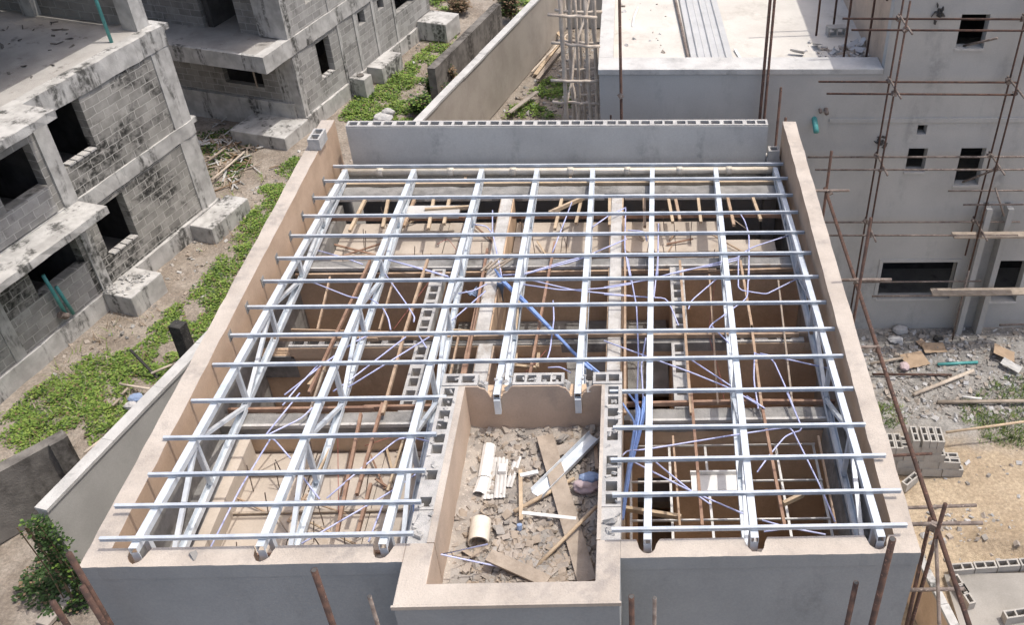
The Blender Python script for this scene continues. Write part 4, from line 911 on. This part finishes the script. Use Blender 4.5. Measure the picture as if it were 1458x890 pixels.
# front scaffold tubes
for px, py, y, r, lb in ((447,812,-.9,.034,'rusty scaffold tube leaning before the left front wall below the parapet'),(526,850,-.9,.022,'thin grey scaffold tube before the front wall just left of the porch'),(899,850,-.9,.032,'left of two scaffold tubes just right of the porch front'),(932,852,-.9,.022,'thin right one of two scaffold tubes just right of the porch front'),(1271,768,-.9,.036,'tall dark scaffold tube rising before the right front corner of the house'),(1219,830,-.9,.03,'shorter dark scaffold tube left of the tall one at the right front corner')):
    q = aty(px, py, y); tt = thing('scaffold_tube', lb, 'scaffold tube', (q.x,q.y,GZ))
    mb = MB(); n = 10; 
    MB().tube((0,0,0), (0,0,q.z-GZ), r, 10).build('tube', RUST if r > .025 else RUSTG, tt, smooth=True)
    MB().tube((0,0,q.z-GZ-.0005), (0,0,q.z-GZ+.001), r*.8, 10).build('tube_mouth', DARK, tt)
for px, py, y, lb in ((98,789,-.2,'rusty scaffold tube standing at the lower left corner by the creeper'),(117,836,-.3,'second rusty scaffold tube right beside the house corner at lower left'),(75,858,-.3,'short rusty scaffold tube nearest the lower left edge')):
    q = aty(px, py, y); tt = thing('scaffold_tube', lb, 'scaffold tube', (q.x,q.y,GZ)); MB().tube((0,0,0), (.0,0,q.z-GZ), .034, 10).build('tube', RUST, tt, smooth=True)

# pole scaffold (bush poles) at the terrace side
S7 = thing('bush_pole_scaffold', 'pale rough wooden pole scaffold with ladder rungs beside the terrace wall', 'scaffold')
def bush(p0, p1, r=.045):
    p0, p1 = Vector(p0), Vector(p1); pts = [p0.lerp(p1, i/7)+Vector((random.uniform(-.05,.05), random.uniform(-.05,.05), 0)) for i in range(8)]
    MB().poly(pts, r, 7).build('bush_pole', BAMB, S7, smooth=True)
for x, y, r in ((-.1,13.3,.05),(.15,13.9,.035),(.52,13.3,.045),(.6,14.6,.04),(-.05,15.2,.05),(.3,15.3,.035),(.55,16.6,.045)): bush((x,y,GZ), (x+random.uniform(-.1,.1),y+random.uniform(-.1,.1),2.2), r)
for y in (13.25, 15.2):
    for z in lin(-6.8, 1.9, 12): bush((-.32,y+random.uniform(-.1,.1),z+random.uniform(-.1,.1)), (.72,y+random.uniform(-.1,.1),z+random.uniform(-.1,.1)), .035)
bush((-.2,13.4,-1.5), (.6,15.2,1.4), .03); bush((.6,13.3,-4.5), (-.1,15.2,-1.0), .03); bush((-.6,13.6,-2.2), (-.05,13.3,-5.2), .03)

# ================================================================== yard at the right
blk = hollow_block('concrete_block', 'grey hollow block in the stepped stack on the sand', group='hollow blocks stacked on the sand', L_=.45, Wd=.15, Ht=.225)
first = [True]
lab_stack = 'grey hollow block laid in the stepped stack on the sand'
def put(x, y, z, rot, label=lab_stack):
    if first[0]: first[0] = False; blk.location = (x,y,z); blk.rotation_euler = rot; blk['label'] = label; return blk
    return dup(blk, (x,y,z), rot, label)
base = atz(1369, 680, GZ); bx, by = base.x, base.y
# courses: stepping up away from the right end, standing on two rows
R0 = R(-4)
def bp_(s, d): return (bx-.225-s*math.cos(R0)-d*math.sin(R0)*0, by+.08+d+s*.07)
cols = [(2,0),(3,0),(3,0),(2,0)]
for r_ in range(2):
    for s in range(4):
        hmax = [2,4,4,3][s]
        for k in range(hmax):
            x, y = bp_(s*.46+(.1 if k % 2 else 0), r_*.16); put(x+random.uniform(-.01,.01), y+random.uniform(-.01,.01), GZ+.01+k*.226, (0,0,R0+random.uniform(-.03,.03)))
zt = GZ+.01
for i, (s, h) in enumerate(((.42,4),(.58,4),(.74,4),(.95,4))):
    x, y = bp_(s, .12); put(x, y, zt+h*.226-(.0 if i < 3 else 0), (0,0,R(88)), 'grey hollow block turned crossways on the highest step of the stack on the sand')
for s in (1.28, 1.44): x, y = bp_(s, .1); put(x, y, zt+3*.226+.0, (0,0,R(88)), 'grey hollow block turned crossways on the lower left step of the stack on the sand') if s > 1.4 else put(x, y, zt+4*.226*0+3*.226, (0,0,R(88)), 'grey hollow block turned crossways on the lower left step of the stack on the sand')
for k, s in ((0,1.95),(0,2.1),(1,1.95),(1,2.1)): x, y = bp_(s, .25); put(x, y, zt+k*.226, (0,0,R(85)), 'grey hollow block at the left end of the stack next to the parapet')
q = atz(1295,688,GZ+.1); put(q.x, q.y, GZ+.02, (0,0,R(40)), 'single grey hollow block lying apart below the stack by the parapet')
# low block row and floor slab
LW = thing('low_block_wall', 'low course of hollow blocks edging the concrete floor at lower right', 'wall')
p0 = atz(1352,810,-7.0)
for k in range(6):
    a, c = .225, .075; us = [-a,-a+.035,-.018,.018,a-.035,a]; vs_ = [-.09,-.055,.055,.09]
    mb = MB().grid(us, vs_, lambda i, j: not (j == 1 and i in (1,3)), GZ-.02, -6.97, lambda u, v, w_: (u, v, w_)); o = mb.build('wall_block', BLOCKG, LW); o.location = (p0.x+.26+k*.475, p0.y+.02+k*.035, 0); o.rotation_euler = (0,0,R(4)+random.uniform(-.03,.03))
kind(MB().box(7.62, 14, -2, 4.82, GZ-.1, -7.12).build('concrete_floor', M('grey_floor_screed', (.34, .32, .29), (.27, .255, .23), 1.2, bump=.2, stain=(.18,.17,.15), sscale=(1,1,1))), 'structure')
for k, (px, py) in enumerate(((1366,836),(1375,850))):
    q = atz(px, py, -7.0); b2 = hollow_block('hollow_block', ('upper' if k == 0 else 'lower')+' of two blocks set along the edge of the concrete floor at lower right', Wd=.15); b2.location = (q.x, q.y, -7.13); b2.rotation_euler = (0,0,R(-75))
q = atz(1445,878,-7.0); b2 = hollow_block('hollow_block', 'lone hollow block on the concrete floor at the lower right corner', Wd=.18); b2.location = (q.x, q.y, -7.12); b2.rotation_euler = (0,0,R(8))
q = aty(1456,860,3.0); tt = thing('scaffold_tube', 'dark scaffold tube at the lower right corner of the concrete floor', 'scaffold tube', (9.05,3.2,GZ)); MB().tube((0,0,.05), (.25,.35,1.1), .03, 8).build('tube', RUST, tt, smooth=True)
seg_wall('trench_wall', (6.75,4.55,0), (7.35,1.2,0), .1, GZ, -5.9, ROOM, 'brown thin wall standing beside the scaffold at lower right', OLDC, 'wall')
# long pole, pipe, boards, litter
def gp_(px, py, dz=0): return atz(px, py, GZ+dz)
def lay(name, p0, p1, r, m, label, cat='pole', z=.05): return tag(MB().tube(gp_(*p0, z), gp_(*p1, z), r, 8).build(name, m, smooth=True), label, cat)
lay('bamboo_pole', (1347,616), (1470,599), .03, WOODL, 'long yellow bamboo pole on the grass beside the block stack', z=.5)
MBp = lay('wooden_pole', (1301,562), (1386,528), .05, BAMB, 'weathered round pole lying on the grey rubble')
lay('wooden_pole', (1335,573), (1470,571), .045, WOODG, 'grey pole lying along the edge of the grass at right')
lay('pvc_pipe', (1335,519), (1392,516), .04, TEAL, 'teal pipe lying on the rubble before the right building', 'pipe')
lay('white_tube', (1370,565), (1398,568), .025, WHITEP, 'short white tube lying on the ground near the grey pole', 'tube')
lay('wooden_pole', (1240,518), (1286,510), .035, WOODG, 'thin dark pole on the rubble close to the right parapet')
lay('steel_tube', (1242,533), (1355,534), .03, RUST, 'rusty tube lying across the rubble near the right parapet', 'tube')
lay('steel_tube', (1423,463), (1462,462), .03, RUSTG, 'grey tube lying at the foot of the right building', 'tube', z=.25)
def sheet(name, px, py, sx, sy_, rz, m, label, cat, dz=.05, tilt=.06):
    mb = MB(); n = 5
    vs = [(sx*(i/n-.5), sy_*(j/n-.5), .03*mnoise.noise(Vector((i*.7+px, j*.7, 2)))) for i in range(n+1) for j in range(n+1)]
    vs += [(a_, b__, c_-.008) for a_, b__, c_ in vs]; k = (n+1)**2
    fs = [(i*(n+1)+j, (i+1)*(n+1)+j, (i+1)*(n+1)+j+1, i*(n+1)+j+1) for i in range(n) for j in range(n)]
    fs += [tuple(k+v for v in f[::-1]) for f in fs]
    e = [i*(n+1) for i in range(n+1)]+[n*(n+1)+j for j in range(1,n+1)]+[i*(n+1)+n for i in range(n-1,-1,-1)]+[j for j in range(n-1,0,-1)]
    fs += [(e[i], e[(i+1)%len(e)], k+e[(i+1)%len(e)], k+e[i]) for i in range(len(e))]
    o = tag(mb.add(vs, fs).build(name, m), label, cat); o.location = gp_(px, py, dz); o.rotation_euler = (tilt, tilt*.6, rz); return o
sheet('cardboard_sheet', 1303,512, .62,.5, .3, CARD, 'large flat cardboard sheet on the rubble', 'cardboard'); sheet('cardboard_sheet', 1330,495, .6,.36, .1, CARD, 'cardboard sheet behind the larger one on the rubble', 'cardboard')
sheet('cardboard_sheet', 1312,488, .22,.22, .6, WOOD, 'small brown board piece behind the cardboard sheets', 'board'); sheet('plywood_sheet', 1430,502, .5,.55, 1.2, CARD, 'tan board tilted on the rubble at the right edge', 'board', .15, .25)
sheet('door_panel', 1440,520, .5,.22, -.7, COPING, 'white panel scrap leaning on the tan board at right', 'panel', .15, .2)
sack('plastic_bag', gp_(1275,484,.04), .2, .14, .08, LITTER, 'white plastic bag on the rubble near the wide window', 'bag', seed=3); sack('plastic_bag', gp_(1282,470,.05), .2, .16, .1, LITTER, 'pale torn bag against the foot of the right building', 'bag', seed=8)
sack('black_bag', gp_(1336,482,.05), .13, .1, .09, BLACKP, 'black bag on the rubble left of the buttress', 'bag', seed=6); sack('plastic_bag', gp_(1288,522,.05), .12, .15, .08, PINK, 'pinkish plastic bag on the rubble beside the large cardboard', 'bag', seed=9)
rr2 = random.Random(11)
def in_rb():
    while True:
        q = atz(rr2.uniform(1225,1640), rr2.uniform(462,600), GZ)
        if q.x > 5.1 and q.y < 12.6 and q.y > 8.0+rr2.random()*1.5: return q.x, q.y
scatter('yard_rubble', 4200, in_rb, lambda x, y: gz(x, y), .015, .17, [RUBB, RUBB, RUBT, LITTER], rr2)
def in_sand():
    while True:
        q = atz(rr2.uniform(1290,1480), rr2.uniform(640,800), GZ)
        if q.x > 7.2 and 4.9 < q.y < 9: 
            d = math.hypot((q.x-8.3)/.9, (q.y-6.1)/.6)
            if rr2.random() < (.9 if d < 1 else .18): return q.x, q.y
scatter('sand_litter', 230, in_sand, lambda x, y: gz(x, y), .015, .16, [RUBB, LITTER, RUBT], rr2)
kind(MB().build('x', RUBB) if 0 else bpy.data.objects['sand_litter'], 'stuff')

# ================================================================== weeds and left yard
def inpoly(x, y, P_):
    c = False; j = len(P_)-1
    for i in range(len(P_)):
        if (P_[i][1] > y) != (P_[j][1] > y) and x < (P_[j][0]-P_[i][0])*(y-P_[i][1])/(P_[j][1]-P_[i][1])+P_[i][0]: c = not c
        j = i
    return c
def leaves(mb, c, n, spread, hgt, size, mats, rnd):
    for _ in range(n):
        a = rnd.uniform(0, 6.283); r_ = spread*math.sqrt(rnd.random()); z = hgt*rnd.random()**.7*(1-.5*r_/spread)
        p = Vector((c[0]+math.cos(a)*r_, c[1]+math.sin(a)*r_, c[2]+z)); s = size*rnd.uniform(.6,1.3)
        d = Vector((math.cos(a+rnd.uniform(-1,1)), math.sin(a+rnd.uniform(-1,1)), rnd.uniform(-.3,.6))).normalized(); sd_ = d.cross(Vector((rnd.uniform(-.4,.4), rnd.uniform(-.4,.4), 1))).normalized()*s*.42
        mb.add([p, p+d*s*.5+sd_, p+d*s, p+d*s*.5-sd_], [(0,1,2,3)], rnd.choices(range(len(mats)), [5,3,1,.5][:len(mats)])[0])
def weeds(name, polys, dens, hgt, size, mats, seed, thr=-.25, z=GZ):
    rnd = random.Random(seed); mb = MB()
    for P_ in polys:
        Q = [atz(x, y, z) for x, y in P_]; Q = [(q.x, q.y) for q in Q]
        x0, x1 = min(q[0] for q in Q), max(q[0] for q in Q); y0, y1 = min(q[1] for q in Q), max(q[1] for q in Q)
        for _ in range(int((x1-x0)*(y1-y0)*dens)):
            x, y = rnd.uniform(x0,x1), rnd.uniform(y0,y1)
            if not inpoly(x, y, Q): continue
            k = mnoise.noise(Vector((x*1.1, y*1.1, seed)))+.5*mnoise.noise(Vector((x*3, y*3, seed+5)))
            if k < thr: continue
            leaves(mb, (x, y, gz(x, y)), rnd.randint(10,20), .13, hgt*(.25+min(1, (k-thr))*1.0), size*rnd.choice((.55,.7,.85,1)), mats if k > thr+.16 else mats[::-1], rnd)
    return kind(mb.build(name, mats, recalc=False), 'stuff')
GL = [LEAF, LEAF2, LEAFD, DRY]
mb = MB(); rs = random.Random(77)
for _ in range(420):
    px, py = rs.choice([(rs.uniform(45,260), rs.uniform(430,640)), (rs.uniform(280,430), rs.uniform(225,420)), (rs.uniform(490,650), rs.uniform(60,172))])
    q = atz(px, py, GZ)
    if (q-b0).dot(Nv) > -.2: continue
    if (q-Vector((-11.23,18.46,GZ))).dot(Nv) < .15 and q.y < 19: continue
    if (q-Vector((-9.93,23.75,GZ))).dot(Nv) < .2 and q.y > 20: continue
    for k in range(rs.randint(2,6)):
        a = rs.uniform(0,6.28); l = rs.uniform(.12,.45); p = Vector((q.x+rs.uniform(-.1,.1), q.y+rs.uniform(-.1,.1), gz(q.x,q.y))); t_ = p+Vector((math.cos(a)*l*.6, math.sin(a)*l*.6, l*.6)); w_ = Vector((-math.sin(a), math.cos(a), 0))*.011
        mb.add([p-w_, p+w_, t_], [(0,1,2)], rs.randrange(3))
kind(mb.build('dry_grass', [DRY, WOODG, LEAF2], recalc=False), 'stuff')
weeds('creeping_weeds', [[(-160,760),(-120,650),(-40,610),(20,580),(70,540),(130,505),(190,500),(235,445),(290,400),(330,345),(352,300),(385,250),(420,222),(440,225),(400,300),(360,350),(330,405),(300,460),(262,520),(190,580),(130,640),(85,672),(30,690),(-60,760)]], 140, .16, .07, GL, 2, -.2)
weeds('creeping_weeds', [[(482,172),(505,140),(540,122),(572,102),(600,72),(630,48),(650,52),(640,80),(610,98),(590,125),(603,150),(590,172)]], 120, .17, .085, GL, 4, -.22)
weeds('creeping_weeds', [[(715,168),(735,150),(790,100),(808,92),(815,165)]], 55, .25, .1, GL, 6, -.05)
weeds('creeping_weeds', [[(700,20),(740,-40),(800,-60),(760,30)], [(590,-10),(620,-40),(660,-30),(640,20)]], 50, .4, .12, GL, 9, -.2)
weeds('shaded_weeds', [[(285,190),(345,180),(372,215),(330,260),(300,265)]], 60, .2, .085, [LEAFD, LEAF, DRY], 8, -.1)
def grass(name, polys, dens, seed):
    rnd = random.Random(seed); mb = MB()
    for P_ in polys:
        Q = [atz(x, y, GZ) for x, y in P_]; Q = [(q.x, q.y) for q in Q]
        x0, x1 = min(q[0] for q in Q), max(q[0] for q in Q); y0, y1 = min(q[1] for q in Q), max(q[1] for q in Q)
        for _ in range(int((x1-x0)*(y1-y0)*dens)):
            x, y = rnd.uniform(x0,x1), rnd.uniform(y0,y1)
            k = mnoise.noise(Vector((x*1.4, y*1.4, seed)))+.5*mnoise.noise(Vector((x*4, y*4, seed)))
            if not inpoly(x, y, Q) or k < -.2: continue
            for _ in range(7):
                a = rnd.uniform(0,6.28); h = rnd.uniform(.05,.2)*(.6+max(0,k)); p = Vector((x+rnd.uniform(-.1,.1), y+rnd.uniform(-.1,.1), gz(x,y))); t_ = p+Vector((math.cos(a)*.09, math.sin(a)*.09, h)); s_ = Vector((-math.sin(a), math.cos(a), 0))*.008
                mb.add([p-s_, p+s_, t_], [(0,1,2)], rnd.choices((0,1,2,3),(4,2,4,1))[0])
    return kind(mb.build(name, [LEAF, LEAF2, LEAFD, DRY], recalc=False), 'stuff')
grass('yard_grass', [[(1372,572),(1420,540),(1470,530),(1470,640),(1400,628),(1360,612)], [(1237,570),(1275,570),(1290,600),(1262,612),(1250,600)]], 150, 3)
# debris strip by the plinths
rl = random.Random(21)
def in_left():
    while True:
        s, o_ = rl.uniform(-4.5, 7.5), rl.uniform(.1, 2.2)
        q = Vector((-11.23,18.46,0))-Ev*s+Nv*o_
        if rl.random() < 1.1-o_*.4: return q.x, q.y
scatter('plinth_rubble', 900, in_left, lambda x, y: gz(x, y), .015, .14, [RUBB, RUBT, OLDC, WOODG], rl)
def in_b():
    while True:
        q = atz(rl.uniform(560,720), rl.uniform(40,175), GZ)
        if -8.4 < q.x < -4: return q.x, q.y
scatter('path_rubble', 500, in_b, lambda x, y: gz(x, y), .015, .16, [RUBB, RUBT, OLDC], rl)
def in_c():
    while True:
        q = atz(rl.uniform(690,850), rl.uniform(40,172), GZ); d = (q-Vector((-3.74,24.5,GZ))).dot(Nv)
        if d > .15 and q.x < .6: return q.x, q.y
scatter('yard_back_rubble', 700, in_c, lambda x, y: gz(x, y), .015, .2, [RUBB, RUBT, WOODG, OLDC], rl)
# sticks in the corner between the two left buildings
mb = MB()
for _ in range(150):
    q = atz(rl.gauss(322,20), rl.gauss(220,22), GZ); a = rl.uniform(0,3.14); l = rl.uniform(.2,.9); d = Vector((math.cos(a),math.sin(a),rl.uniform(-.1,.2)))*l/2
    q.z = gz(q.x,q.y)+.08; mb.bar(q-d, q+d, rl.uniform(.015,.06), .02, mi=rl.randrange(3))
kind(mb.build('brushwood_litter', [WOODG, DRY, OLDC], recalc=False), 'stuff')
lay('wooden_pole', (302,256), (348,216), .035, BAMB, 'pale pole lying by the brushwood between the left buildings', z=.15)
lay('wooden_pole', (297,228), (320,211), .035, WOODG, 'short grey pole behind the pale one between the left buildings', z=.2)
sheet('metal_sheet', 296,202, .9,.35, .2, SHEET, 'bluish sheet on the shaded ground between the left buildings', 'sheet')
# left yard things
q = gp_(283,530); o = tag(MB().box(-.16,.16,-.14,.14,0,1.35).build('concrete_post', BLACKP, bevel=.015), 'black tarred square post in the weeds beside the left parapet', 'post'); o.location = (q.x-.25, q.y+.25, GZ); o.rotation_euler = (0,.02,R(-15))
q = gp_(226,540); tag(MB().bar(q, (q.x-.55,q.y+.25,GZ+.75), .06, .04).build('stake', BLACKP), 'thin dark stake leaning out of the weeds', 'stake')
for i, (a, b_, lb) in enumerate((((170,547),(213,554),'pale stick lying in the weeds next to the boundary wall'),((182,553),(173,562),'short stick crossing below the longer pale stick'),((150,622),(120,645),'grey branch lying by the boundary wall coping'),((84,647),(112,657),'thin stick beside the dark block wall end'),((215,532),(262,512),'curved branch near the stake and boundary wall'),((160,578),(170,568),'short broken stick in the lower weeds'))):
    lay('stick', a, b_, .03, WOODG if i % 2 else BAMB, lb, 'stick', z=.2)
sack('plastic_bag', gp_(193,567,.1), .16, .14, .09, BLUES, 'blue white bag among the weeds by the boundary wall', 'bag', seed=4); sack('plastic_bag', gp_(186,578,.1), .16, .12, .09, LITTER, 'white litter bag below the blue one by the boundary wall', 'bag', seed=7)
sack('plastic_bag', gp_(86,657,.3), .12, .12, .14, BLUES, 'pale blue bag caught beside the dark block wall end', 'bag', seed=10)
sack('plastic_bag', gp_(545,168,.1), .35, .3, .16, LITTER, 'white bag heap on the ground behind the back left corner', 'bag', seed=12); sack('plastic_bag', gp_(553,160,.2), .22, .16, .16, LITTER, 'smaller white bag on top of the heap behind the back wall', 'bag', seed=13)
# planks by the boundary wall
for i, (a, b_, m, lb) in enumerate((((762,106),(795,62),WOODL,'yellowish plank leaning along the tan boundary wall'),((757,102),(808,48),BAMB,'long pale pole on the plank heap by the boundary wall'),((765,112),(802,64),WOODG,'grey plank on the right of the heap by the boundary wall'),((790,42),(806,58),WOODL,'short plank across the top of the heap'),((725,160),(765,130),RUBT,'pale board lying on the rubble below the plank heap'))):
    tag(MB().bar(gp_(*a,.12+.05*i), gp_(*b_,.12+.05*i), .16 if i != 1 else .07, .04).build('plank', m), lb, 'plank')
# shrubs at the old wall
def shrub(px, py, h, spread, label, seed, mats):
    rnd = random.Random(seed); q = gp_(px, py); t = thing('shrub', label, 'shrub', (q.x,q.y,GZ)); st = MB(); fo_ = MB()
    for _ in range(16):
        a = rnd.uniform(0,6.28); l = rnd.uniform(.4,1)*h; p = Vector((math.cos(a)*spread*.6*rnd.random(), math.sin(a)*spread*.6*rnd.random(), l)); st.tube((0,0,0), p, .012, 5, .005)
        for k in range(5): leaves(fo_, p*(.35+.65*k/4)+Vector((rnd.uniform(-.1,.1),rnd.uniform(-.1,.1),-.05)), 22, spread*.35, h*.2, .1, mats, rnd)
    st.build('stems', DRY, t); fo_.build('foliage', mats, t, recalc=False)
shrub(620,138,.9,.5,'dark dense shrub against the end of the mossy wall',31,[LEAFD,LEAF,DRY]); shrub(600,162,.7,.6,'olive shrub just behind the back wall beside the boundary wall',32,[LEAFD,LEAF,DRY]); shrub(640,125,1.0,.4,'brown dried shrub at the foot of the mossy wall',33,[DRY,DRY,LEAFD])
shrub(728,30,1.6,.7,'brown overgrown shrub beyond the mossy wall by the boundary wall',34,[DRY,LEAFD,DRY]); shrub(655,18,.7,.8,'dry brown grass tuft beyond the far footing pad',35,[DRY,DRY,LEAFD])
# creeper on the boundary wall end
rnd = random.Random(41); t = thing('creeper', 'dark green creeper covering the near end of the boundary wall', 'creeper', (-9.35,4.75,GZ)); fo_ = MB(); st = MB()
for _ in range(130):
    z = rnd.uniform(.1,2.3); leaves(fo_, (rnd.gauss(.06,.12)+.06*(2.3-z), rnd.uniform(-.16,.05)-.15*(2.3-z)/2.3*rnd.random(), z), 10, .10, .2, .065, [LEAFD,LEAF,LEAF2], rnd)
for _ in range(8): x = rnd.uniform(-.3,.4); st.poly([(x,-.1,0),(x+.05,-.12,1),(x-.05,-.1,2.2)], .012, 5)
st.build('stems', DRY, t); fo_.build('foliage', [LEAFD,LEAFD,LEAF], t, recalc=False)
weeds('dark_undergrowth', [[(41,760),(90,745),(120,800),(130,870),(60,880),(30,850)]], 80, .3, .09, [LEAFD,LEAFD,DRY], 12, -.3)
kind(MB().box(0,1,0,1,0,1).build('path_strip', BOUND), 'structure'); ps = bpy.data.objects['path_strip']
qa, qb = gp_(70,895), gp_(120,838); dd = qb-qa
ps.matrix_world = Matrix.Translation((qa.x,qa.y,GZ+.0)) @ Matrix.Rotation(math.atan2(dd.y,dd.x),4,'Z') @ Matrix.Diagonal((3.0,.28,.08,1))
